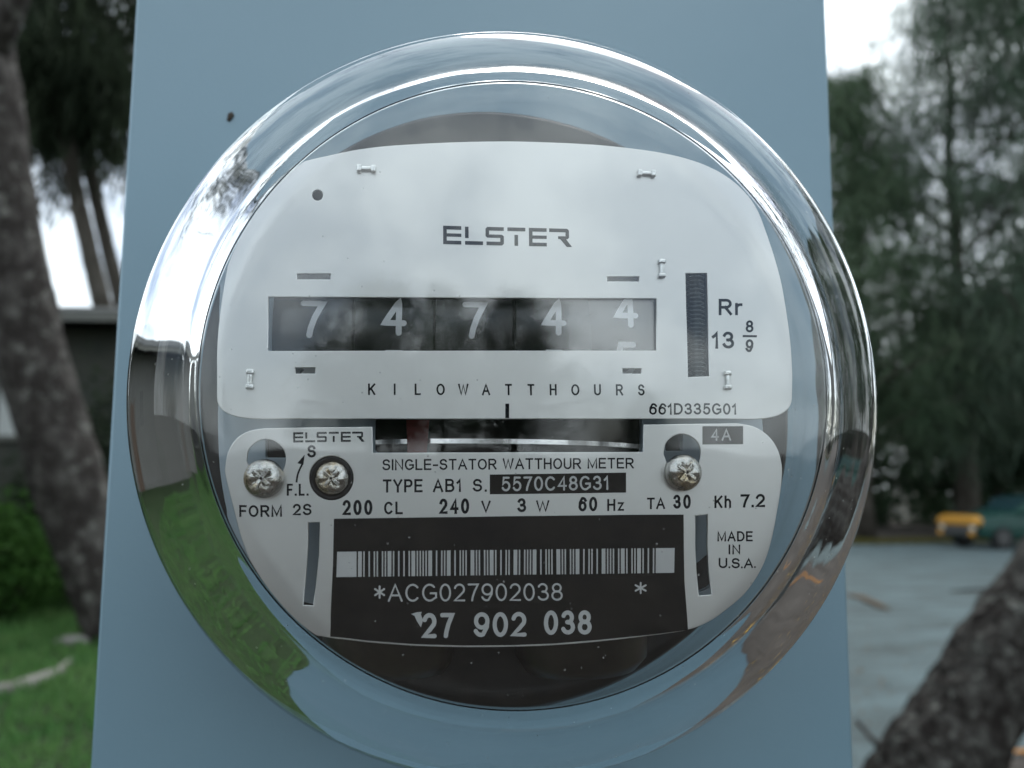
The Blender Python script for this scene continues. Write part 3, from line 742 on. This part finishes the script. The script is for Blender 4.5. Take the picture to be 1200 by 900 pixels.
# far wood closing the view
rr = random.Random(5); cl = []
for i in range(520):
    a = rr.uniform(-1.25, 1.25); d = rr.uniform(52, 75); h = rr.uniform(.2, 7) * (1 if a > .2 else .8)
    cl.append((math.sin(a) * d, math.cos(a) * d, h, rr.uniform(.8, 1.6)))
V, n = needles(77, cl, 42, 1.1, .42, .2, 1.0)
tag(link(bpy.data.objects.new('distant_wood', quads_mesh('distant_wood', V, n, M['leaf_dark']))), 'dark far wood closing the view behind the road trees', 'woodland', kind='stuff')

cl = []
for i in range(420):
    x_, y_ = rr.uniform(8, 34), rr.uniform(35, 50)
    if abs(x_ / y_ - (1066 - 494) / 1040) < .022 and y_ < 44: continue
    cl.append((x_, y_, rr.uniform(0, 1.3), rr.uniform(.4, .8)))
V, n = needles(78, cl, 40, .5, .16, .1, 1.0)
tag(link(bpy.data.objects.new('undergrowth', quads_mesh('undergrowth', V, n, M['leaf_dark']))), 'dark undergrowth between the trunks beyond the road', 'undergrowth', kind='stuff')
# left side: thick leaning trunk
def bark_tree(name, pts, rads, m, seed, n=28, noise=.05, rough=0.0, rings=10):
    root = empty(name, tuple(pts[0])); k = []
    P_ = []; R_ = []
    for i in range(len(pts) - 1):
        for j in range(rings):
            t = j / rings; P_.append(Vector(pts[i]).lerp(Vector(pts[i + 1]), t)); R_.append(rads[i] + (rads[i + 1] - rads[i]) * t)
    P_.append(Vector(pts[-1])); R_.append(rads[-1])
    V, Fc = tube_geo(P_, R_, n, noise, seed)
    if rough:                                   # ridged, lumpy bark pushed out of the round
        V2 = []
        for i, v in enumerate(V):
            c = P_[min(i // n, len(P_) - 1)]; v = Vector(v); d = v - c; r_ = d.length
            q = Vector((v.x * 5 / r_ * .3, v.y * 5 / r_ * .3, v.z * 2.2 / r_ * .3))
            k = mnoise.fractal(q, .8, 2.1, 4) + .7 * (abs(mnoise.noise(Vector((q.x * 2.6, q.y * 2.6, q.z * 1.5)) + Vector((9, 3, seed)))) - .3) + .35 * mnoise.noise(q * .45)
            V2.append(tuple(c + d * (1 + rough * k * 1.6)))
        V = V2
    o = mesh_obj('trunk', V, Fc, m, root, True); o.matrix_parent_inverse = Matrix.Translation(-Vector(pts[0]))
    return root
Y1 = 9.3
def at3(px, py, y):
    x, z = on_y(px, py, y); return (x, y, z)
thick = bark_tree('thick_tree', [at3(165,752,Y1), at3(124,690,Y1), at3(79,560,Y1), at3(37,420,Y1), at3(12,300,Y1), at3(-5,200,Y1), at3(-17,100,Y1), at3(-36,-100,Y1 + .2)], [.46, .34, .34, .34, .335, .33, .32, .28], M['bark_dark'], 21, n=72, noise=.0, rough=.055)
tag(thick, 'thick leaning tree trunk with mottled bark on the grass left of the box', 'tree')
def add_crown(root, centre, rad, n, per, ln, wd, droop, leaf, seed, spread=.5):
    r_ = random.Random(seed); c_ = [(centre[0] + r_.gauss(0, rad[0]), centre[1] + r_.gauss(0, rad[1]), centre[2] + r_.gauss(0, rad[2]), r_.uniform(.5, 1.1) * spread) for _ in range(n)]
    V, k_ = needles(seed, c_, per, ln, wd, droop, 1.0)
    o = link(bpy.data.objects.new('foliage', quads_mesh('foliage', V, k_, leaf)), root); o.matrix_parent_inverse = Matrix.Translation(-Vector(root.location)); return o
add_crown(thick, (at3(-60,-150,Y1)[0], Y1, 9.0), (1.6, 1.6, .9), 60, 60, .5, .05, 1.0, M['leaf_left'], 31)
limb = tube('limb', [at3(-18,90,Y1), at3(20,0,Y1 - .3), at3(60,-120,Y1 - .6)], [.16, .11, .05], M['bark_dark'], thick, n=10); limb.matrix_parent_inverse = Matrix.Translation(-Vector(thick.location))
Y2 = 16.0
for k_, (pp, rr_, lab_) in enumerate((
    ([(150,480),(118,350),(92,240),(75,150),(62,60),(55,-40)], [.17,.16,.15,.14,.12,.09], 'left one of two slender leaning trunks behind the thick tree'),
    ([(172,480),(138,340),(112,230),(97,150),(90,70),(86,-40)], [.16,.14,.13,.12,.10,.08], 'right one of two slender leaning trunks, closer to the meter box'))):
    y_ = Y2 + k_ * .7; P3 = [at3(*p, y_) for p in pp]; foot = (P3[0][0] + 1.2, y_, -.05)
    t_ = bark_tree('slender_tree', [foot] + P3, [.2] + rr_, M['bark_slim'], 41 + k_, n=14, noise=.06)
    tag(t_, lab_, 'tree', 'slender trees behind the thick tree')
    c3 = at3(80 + 18 * k_, 70 + 30 * k_, y_)
    add_crown(t_, (c3[0] - .1, y_, c3[2]), (.62, .7, .75), 80, 60, .55, .045, 1.6, M['leaf_left'], 51 + k_, .34)
    add_crown(t_, (c3[0] + .4, y_, c3[2] + 2.4), (1.3, 1.3, .8), 60, 40, .6, .045, 1.3, M['leaf_left'], 61 + k_, .45)

# near leaning trunk, lower right
Y3 = 3.0
near = bark_tree('leaning_tree', [(1.36, Y3, -.05), at3(1040,985,Y3), at3(1094,900,Y3), at3(1146,820,Y3), at3(1202,733,Y3), at3(1300,590,Y3), at3(1560,260,Y3 + .2), at3(2000,-330,Y3+.3)], [.24, .185, .172, .168, .162, .15, .12, .07], M['bark_near'], 71, n=160, noise=.0, rough=.075, rings=40)
tag(near, 'dark rough trunk leaning to the right in front of the pale road', 'tree')
add_crown(near, (at3(1640,160,Y3)[0] + 1.2, Y3 + .3, 4.6), (.7, .7, .4), 40, 40, .35, .04, .6, M['leaf_dark'], 72)

# shrub, log, stone, twigs
def shrub(name, x, y, h, r_, seed, label, leaf=M['leaf_bush'], group=None):
    root = empty(name, (x, y, 0)); q = random.Random(seed); c_ = []; LV = []; LF = []
    for i in range(34):
        a = q.uniform(0, 6.28); e = q.uniform(.15, 1) ** .7; t = q.uniform(.1, 1)
        c_.append((math.cos(a) * r_ * e * (1.1 - .5 * t), math.sin(a) * r_ * e * (1.1 - .5 * t), h * t * (1.05 - .35 * e), q.uniform(.1, .2) * r_ / .6))
        V, Fc = tube_geo([(0, 0, 0), (c_[-1][0] * .5, c_[-1][1] * .5, c_[-1][2] * .6), c_[-1][:3]], [.012, .008, .004], 4, cap=False); o = len(LV); LV += V; LF += [tuple(x_ + o for x_ in f_) for f_ in Fc]
    mesh_obj('stem', LV, LF, M['bark_slim'], root)
    V, n = needles(seed, c_, 60, .16, .06, .1, 1.0)
    link(bpy.data.objects.new('foliage', quads_mesh('foliage', V, n, leaf)), root); return tag(root, label, 'shrub', group)
shrub('leafy_shrub', gx(14, 10.6), 10.6, 1.35, .62, 81, 'bright green leafy shrub at the left edge beside the thick trunk')
shrub('leafy_shrub', gx(-70, 11.6), 11.6, 1.2, .7, 82, 'green leafy shrub past the left edge behind the first one')
M['drift'] = P('drift', (.16, .15, .13), .85, 0, .2, c2=(.27, .26, .24), scale=9, stretch=(1, 1, 1), bump=.4, bscale=30)
def ground_tube(name, pxs, rads, m, label, cat, seed=0, lift=.6, group=None, forks=()):
    P3 = [on_ground(*p) + Vector((0, 0, r_ * lift + (p_[2] if len(p_) > 2 else 0))) for (p, p_, r_) in ((q[:2], q, r2) for q, r2 in zip(pxs, rads))]
    V, Fc = tube_geo(P3, rads, 12, .10, seed); o = mesh_obj(name, [tuple(Vector(v) - P3[0]) for v in V], Fc, m, None, True); o.location = P3[0]
    tag(o, label, cat, group); return o
ground_tube('driftwood_branch', [(-60,822),(-20,818),(15,812),(45,802),(66,792),(78,783),(84,776,.02)], [.05,.055,.05,.05,.042,.035,.02], M['drift'], 'pale weathered branch lying on the grass at lower left', 'branch', 3)
ground_tube('fallen_log', [(-40,690),(10,692),(62,698)], [.10,.09,.06], M['drift'], 'grey brown log lying on the grass beside the thick trunk', 'log', 4)
bm = bmesh.new(); bmesh.ops.create_icosphere(bm, subdivisions=2, radius=.13); q = random.Random(9)
for v in bm.verts: v.co = Vector((v.co.x * 1.4, v.co.y * .8, v.co.z * .5)) * q.uniform(.85, 1.1)
st = bm_obj('stone', bm, M['drift'], None, True); st.location = on_ground(85, 757) + Vector((0, 0, .04)); tag(st, 'small pale stone on the grass above the weathered branch', 'stone')
M['dry'] = P('dry', (.085, .06, .04), .85, 0, .2, c2=(.14, .105, .07), scale=8)
ground_tube('fallen_branch', [(1004,846),(1022,868),(1048,893)], [.012,.016,.02], M['bark_near'], 'dark twig on the road at the foot of the leaning trunk', 'branch', 5)
ground_tube('palm_sheath', [(993,698),(1012,704),(1032,713),(1042,716)], [.02,.05,.045,.02], M['dry'], 'dry brown palm sheath lying on the road beside the meter box', 'palm sheath', 6, .5)
ground_tube('fallen_branch', [(1115,694),(1150,693),(1180,695)], [.02,.03,.02], M['bark_near'], 'dark stick lying across the road left of the leaning trunk', 'branch', 7)
M['orange'] = P('orange', (.55, .22, .03), .6)
ground_tube('yellow_hose', [(1176,884),(1210,882),(1260,876),(1320,880)], [.014,.014,.014,.014], M['orange'], 'yellow hose end on the road right of the leaning trunk', 'hose', 8)
for k_, (px_, y_, h_, r_, lb_) in enumerate(((92, 12.3, 3.3, .85, 'tall dark shrub in front of the house wall, right behind the thick trunk'), (118, 12.0, 1.7, .7, 'lower dark shrub between the thick trunk and the meter box'), (40, 12.6, 1.5, .6, 'dark shrub in front of the house at the foot of its white shutter'))):
    shrub('dark_shrub', gx(px_, y_), y_, h_, r_, 90 + k_, lb_, M['leaf_left'])
# loose leaves on the road and the grass (countless)
def scatter(name, n, seed, fn, ln, wd, m, label, cat):
    r_ = random.Random(seed); V = []; k_ = 0
    for _ in range(n):
        p = fn(r_)
        if p is None: continue
        a = r_.uniform(0, 6.28); l = ln * r_.uniform(.5, 1.3); w_ = wd * r_.uniform(.6, 1.3); c, s = math.cos(a), math.sin(a)
        for (u, v, z_) in ((-l / 2, 0, .005), (0, w_ / 2, .012), (l / 2, 0, .02), (0, -w_ / 2, .010)): V.append((p[0] + u * c - v * s, p[1] + u * s + v * c, z_ + .004))
        k_ += 1
    o = link(bpy.data.objects.new(name, quads_mesh(name, np.array(V), k_, m))); return tag(o, label, cat, kind='stuff')
def road_pt(r_):
    cx, cy, sp = [(2.6, 11, 1.2), (3.2, 6.5, .8), (5, 9, 1.6), (9, 15, 3), (2.4, 5.2, .6), (6, 20, 4), (1.6, -1.5, 1.2), (3, -4, 2)][r_.randrange(8)]
    x, y = r_.gauss(cx, sp), r_.gauss(cy, sp)
    return (x, y) if x > .7 and y < 22.5 else None
M['dry_yellow'] = P('dry_yellow', (.55, .33, .03), .8)
def side_pt(r_):
    d = r_.uniform(1.6, 12); a = r_.uniform(R(48), R(85)); return (math.sin(a) * d, math.cos(a) * d)
scatter('yellow_leaves', 120, 15, side_pt, .12, .07, M['dry_yellow'], 'yellow fallen leaves on the bare ground to the right', 'fallen leaves')
scatter('brown_leaves', 4200, 16, side_pt, .11, .05, M['dry'], 'brown fallen leaves on the bare ground to the right', 'fallen leaves')
scatter('leaf_litter', 1100, 12, road_pt, .055, .026, M['dry'], 'brown dry leaf litter scattered over the pale road', 'leaf litter')
def grass_mesh():
    r_ = np.random.default_rng(4); n = 60000
    y = r_.uniform(0, 1, n) ** .7 * 19 + .6; x = -r_.uniform(.0, 1, n) * (2.0 + np.abs(y) * .75) + .1
    h = r_.uniform(.03, .085, n) * (1 + np.abs(y) * .03); a = r_.uniform(0, 6.28, n); wd = .006 + np.abs(y) * .0016
    dx_, dy_ = np.cos(a) * wd, np.sin(a) * wd; lx, ly = r_.normal(0, .03, n), r_.normal(0, .03, n); z0_ = np.full(n, .001)
    V = np.stack([np.stack([x - dx_, y - dy_, z0_], 1), np.stack([x + dx_, y + dy_, z0_], 1), np.stack([x + lx + dx_ * .3, y + ly + dy_ * .3, h], 1), np.stack([x + lx - dx_ * .3, y + ly - dy_ * .3, h], 1)], 1).reshape(-1, 3)
    return V, n
M['grass'] = leaf_mat('grass', (.075, .19, .055), (.14, .25, .085), 1.6)
V, n = grass_mesh(); tag(link(bpy.data.objects.new('grass', quads_mesh('grass', V, n, M['grass']))), 'short green grass left of the meter box', 'grass', kind='stuff')

r_ = np.random.default_rng(19); n = 9000; q_ = r_.uniform(0, 1, n); x = 3.5 + q_ * 27; y = 22.9 + q_ * 4.6 + np.abs(r_.normal(0, .35, n)); h = r_.uniform(.05, .16, n); a_ = r_.uniform(0, 6.28, n); z0_ = np.full(n, .001)
dx_, dy_ = np.cos(a_) * .03, np.sin(a_) * .03; lx, ly = r_.normal(0, .05, n), r_.normal(0, .05, n)
V = np.stack([np.stack([x - dx_, y - dy_, z0_], 1), np.stack([x + dx_, y + dy_, z0_], 1), np.stack([x + lx + dx_ * .3, y + ly + dy_ * .3, h], 1), np.stack([x + lx - dx_ * .3, y + ly - dy_ * .3, h], 1)], 1).reshape(-1, 3)
M['dry_grass'] = leaf_mat('dry_grass', (.12, .12, .03), (.20, .17, .06), .6)
tag(link(bpy.data.objects.new('verge_grass', quads_mesh('verge_grass', V, n, M['dry_grass']))), 'yellowish grass strip along the far edge of the gravel road', 'grass', kind='stuff')

# ------------------------------------------------------------------ house behind the thick tree
M['wall_dark'] = P('wall_dark', (.055, .06, .05), .8, 0, .3, c2=(.08, .08, .065), scale=3)
M['fascia'] = P('fascia', (.17, .17, .15), .7)
M['roof_tin'] = P('roof_tin', (.04, .043, .04), .85, 0)
M['shutter'] = P('shutter', (.62, .64, .62), .6)
M['pane'] = P('pane', (.02, .025, .03), .08, 0, .8)
M['door_brown'] = P('door_brown', (.09, .05, .03), .6)
def house(name, c, s, rz, wall, label, win, ridge=1.2, over=.7, pale=True):
    root = empty(name, (c[0], c[1], 0), rz); w_, d_, h_ = s
    bm = bmesh.new(); add_box(bm, (0, 0, h_ / 2), (w_, d_, h_)); bm_obj('wall', bm, wall, root)
    bm = bmesh.new(); a, b = w_ / 2 + over, d_ / 2 + over
    for z_ in (0, .09):
        for x_, y_, q_ in ((-a, -b, 0), (a, -b, 0), (a, 0, ridge), (-a, 0, ridge), (-a, b, 0), (a, b, 0)): bm.verts.new((x_, y_, h_ + .02 + z_ + q_))
    bm.verts.ensure_lookup_table(); v = bm.verts
    for f_ in ((0,1,2,3),(3,2,5,4),(6,9,8,7),(9,10,11,8),(0,6,7,1),(4,5,11,10),(0,3,9,6),(3,4,10,9),(1,7,8,2),(2,8,11,5)): bm.faces.new([v[i] for i in f_])
    roof = bm_obj('roof', bm, M['roof_tin'], root)
    box('fascia', (0, -b - .02, h_ + .02), (2 * a, .035, .11), M['fascia'], roof)
    for sx_ in (-1, 1):
        bm = bmesh.new(); vs = [bm.verts.new(p) for p in ((sx_ * w_ / 2, -d_ / 2, h_), (sx_ * w_ / 2, d_ / 2, h_), (sx_ * w_ / 2, 0, h_ + ridge * .9))]; bm.faces.new(vs); bm_obj('gable', bm, wall, root)
    for (x_, z_, ww, hh, kind) in win:
        if kind == 'door':
            d = box('door', (x_, -d_ / 2 - .03, hh / 2), (ww, .05, hh), M['door_brown'], root); box('handle', (x_ + ww * .4, -d_ / 2 - .075, 1.0), (.03, .05, .12), M['fascia'], d); continue
        wn = box('window', (x_, -d_ / 2 - .015, z_), (ww, .04, hh), M['shutter'] if kind == 'shut' else M['pane'], root)
        for (cx_, cz_, sx2, sz2) in ((0, hh / 2 + .04, ww + .16, .08), (0, -hh / 2 - .04, ww + .16, .08), (-ww / 2 - .04, 0, .08, hh), (ww / 2 + .04, 0, .08, hh), (0, 0, .05, hh)):
            box('frame', (x_ + cx_, -d_ / 2 - .035, z_ + cz_), (sx2, .07, sz2), M['fascia'], wn)
    return tag(root, label, 'house')
xh = gx(20, 13.6)
house('house', (xh - .6, 16.2), (7.5, 5.0, 3.85), R(-3), M['wall_dark'], 'dark walled house with pale eave behind the thick leaning tree', [(.35, 2.6, .95, .75, 'shut'), (1.9, 1.5, .9, 1.2, 'pane'), (2.9, 0, .85, 2.0, 'door'), (-2, 1.6, 1.2, 1.1, 'pane')], ridge=.7)
M['wall_pale'] = P('wall_pale', (.14, .135, .125), .8, 0, .3, c2=(.17, .165, .155), scale=2)
house('house', (-10.6, 4.6), (10.5, 6, 3.2), R(90), M['wall_pale'], 'pale grey house at the left, mirrored in the rim of the glass cover', [(-2.4, 1.7, .9, .8, 'pane'), (0, 0, .9, 2.05, 'door')])
# trees on the near side, mirrored in the glass
GB = 'trees behind the viewer mirrored in the glass'
for (pr, x, y, rz, s, lab_) in ((protoC, -5.0, -31, .3, .98, 'broad tree mirrored left of centre in the glass cover'), (protoA, -1.0, -33, 1.1, .80, 'ironwood mirrored at the centre of the glass cover'),
        (protoC, 3.2, -34, 2.0, 1.0, 'broad tree mirrored just right of centre in the glass'), (protoC, 11, -32, 2.2, .42, 'low round tree mirrored at the right of the number window'), (protoA, -15, -31, 3.0, .36, 'low ironwood mirrored at the left of the number window'),
        (protoB, 15, -8, 4.0, .95, 'pale ironwood mirrored in the right rim of the glass'), (protoA, 18, 1, 5.0, .9, 'ironwood across the road mirrored in the right rim'), (protoC, 16, 8, 5.5, .9, 'broad tree across the road mirrored in the right rim')):
    place(pr, x, y, rz, s, lab_, GB)

# ------------------------------------------------------------------ parked car, green with an orange front
M['teal'] = P('teal', (.004, .045, .034), .4, 0, .3, **{'Coat Weight': .05})
M['orange_paint'] = P('orange_paint', (.50, .235, .02), .4, 0, .5)
M['tyre'] = P('tyre', (.014, .014, .014), .85)
M['rim'] = P('rim', (.08, .08, .08), .35, .8)
M['car_glass'] = P('car_glass', (.006, .03, .036), .25, 0, .3)
M['grille'] = P('grille', (.05, .05, .05), .5, .3)
M['lamp'] = P('lamp', (.7, .68, .6), .15, 0, .8)
M['chrome'] = P('chrome', (.5, .5, .5), .2, 1)
M['taillight'] = P('taillight', (.4, .02, .02), .3)
def loft(name, st, m, parent, smooth=True):
    """stations of (x, half width at the bottom, half width at the top, z bottom, z top)"""
    V = []; Fc = []; K = 12
    for x, wb, wt, zb, zt in st:
        h = zt - zb
        ring = [(-wb * .92, zb), (-wb, zb + h * .12), (-wb * 1.01, zb + h * .5), (-wt, zt - h * .14), (-wt * .93, zt - h * .03), (-wt * .6, zt)]
        ring = ring + [(-a, b) for a, b in ring[::-1]]
        V += [(x, a, b) for a, b in ring]
    for i in range(len(st) - 1):
        for k_ in range(K):
            a, b = i * K + k_, i * K + (k_ + 1) % K; Fc.append((a, b, b + K, a + K))
    Fc.append(tuple(range(K - 1, -1, -1))); Fc.append(tuple(range((len(st) - 1) * K, len(st) * K)))
    bm = bmesh.new(); me = bpy.data.meshes.new('t'); me.from_pydata(V, [], Fc); bm.from_mesh(me); bpy.data.meshes.remove(me)
    o = bm_obj(name, bm, m, parent, False); md = o.modifiers.new('bevel', 'BEVEL'); md.width = .025; md.segments = 2; md.limit_method = 'ANGLE'; md.angle_limit = R(25); return o
car = empty('parked_car', (0, 0, 0))
tag(car, 'dark teal car with an orange front parked under the trees beyond the road', 'car')
loft('body', [(-2.15, .72, .70, .38, .86), (-2.0, .80, .76, .28, .90), (-1.0, .83, .79, .24, .92), (.3, .83, .79, .24, .93), (1.2, .82, .77, .24, .92), (1.85, .80, .72, .28, .87), (1.98, .78, .70, .30, .82)], M['teal'], car)
loft('cabin', [(-1.55, .74, .60, .90, 1.02), (-1.25, .76, .60, .90, 1.34), (-.3, .77, .60, .90, 1.42), (.25, .77, .60, .90, 1.38), (.85, .75, .62, .90, .98)], M['teal'], car)
hd = loft('front_panel', [(1.9, .80, .72, .62, .885), (2.06, .79, .70, .60, .86), (2.12, .77, .68, .63, .83)], M['orange_paint'], car)
for s in (-1, 1):
    box('side_window', (-.28, s * .685, 1.16), (1.45, .03, .30), M['car_glass'], car, bev=.01, mat=Matrix.Rotation(R(-18 * s), 3, 'X'))
    for x_ in (1.35, -1.35):
        wl = empty('wheel', (x_, s * .74, .31)); wl.parent = car
        ty = bmesh.new(); bmesh.ops.create_cone(ty, cap_ends=True, segments=28, radius1=.31, radius2=.31, depth=.2); bmesh.ops.rotate(ty, verts=ty.verts, matrix=Matrix.Rotation(R(90), 3, 'X')); bmesh.ops.bevel(ty, geom=[e for e in ty.edges if abs(e.verts[0].co.y - e.verts[1].co.y) < .01 and not e.is_boundary and len(e.link_faces) == 2 and any(len(f_.verts) > 5 for f_ in e.link_faces)], offset=.03, segments=2, affect='EDGES')
        bm_obj('tyre', ty, M['tyre'], wl)
        ri = bmesh.new(); bmesh.ops.create_cone(ri, cap_ends=True, segments=24, radius1=.19, radius2=.16, depth=.215); bmesh.ops.rotate(ri, verts=ri.verts, matrix=Matrix.Rotation(R(90), 3, 'X')); bm_obj('rim', ri, M['rim'], wl)
    hl = bmesh.new(); bmesh.ops.create_cone(hl, cap_ends=True, segments=20, radius1=.09, radius2=.075, depth=.06); bmesh.ops.rotate(hl, verts=hl.verts, matrix=Matrix.Rotation(R(90), 3, 'Y'))
    for v in hl.verts: v.co += Vector((2.06, s * .60, .56))
    bm_obj('headlight', hl, M['lamp'], car)
    box('bumper_guard', (2.10, s * .62, .40), (.09, .20, .13), M['orange_paint'], car, bev=.02)
    box('tail_light', (-2.13, s * .6, .70), (.05, .18, .12), M['taillight'], car, bev=.01)
    box('mirror', (.70, s * .88, 1.0), (.08, .12, .10), M['teal'], car, bev=.02)
box('windshield', (.56, 0, 1.19), (.62, 1.16, .025), M['car_glass'], car, bev=.008, mat=Matrix.Rotation(R(36), 3, 'Y'))
gr = box('grille', (2.04, 0, .54), (.07, .98, .18), M['grille'], car, bev=.01)
for k_ in range(4): box('grille_bar', (2.08, 0, .48 + k_ * .04), (.012, .96, .010), M['chrome'], gr)
bb = box('bumper', (2.07, 0, .40), (.10, 1.5, .10), M['grille'], car, bev=.02)
ang = R(180 + 5)
car.rotation_euler = (0, 0, ang)
cx_, cy_ = gx(1147, 22.0), 22.0                       # corner of the car nearest the viewer
lx, ly = 1.98, .8
car.location = (cx_ - (lx * math.cos(ang) - ly * math.sin(ang)), cy_ - (lx * math.sin(ang) + ly * math.cos(ang)), .006)

# pale hut added to stand in for warm light spots under the far trees
M['shed_white'] = P('shed_white', (.84, .79, .70), .7, c2=(.78, .72, .62), scale=4)
sx_ = gx(1066, 44)
light_spot_shed = empty('shed', (sx_, 44, 0), R(4)); tag(light_spot_shed, 'small white shed glimpsed low between the trunks beyond the road', 'shed')
box('wall', (0, 0, 1.05), (1.5, 1.6, 2.1), M['shed_white'], light_spot_shed)
rf = box('roof', (0, -.05, 2.18), (2.4, 2.1, .10), M['roof_tin'], light_spot_shed, mat=Matrix.Rotation(R(5), 3, 'X'))
dr = box('door', (.35, -.82, .85), (.62, .05, 1.7), M['door_brown'], light_spot_shed); box('handle', (.58, -.87, .85), (.03, .05, .1), M['fascia'], dr)
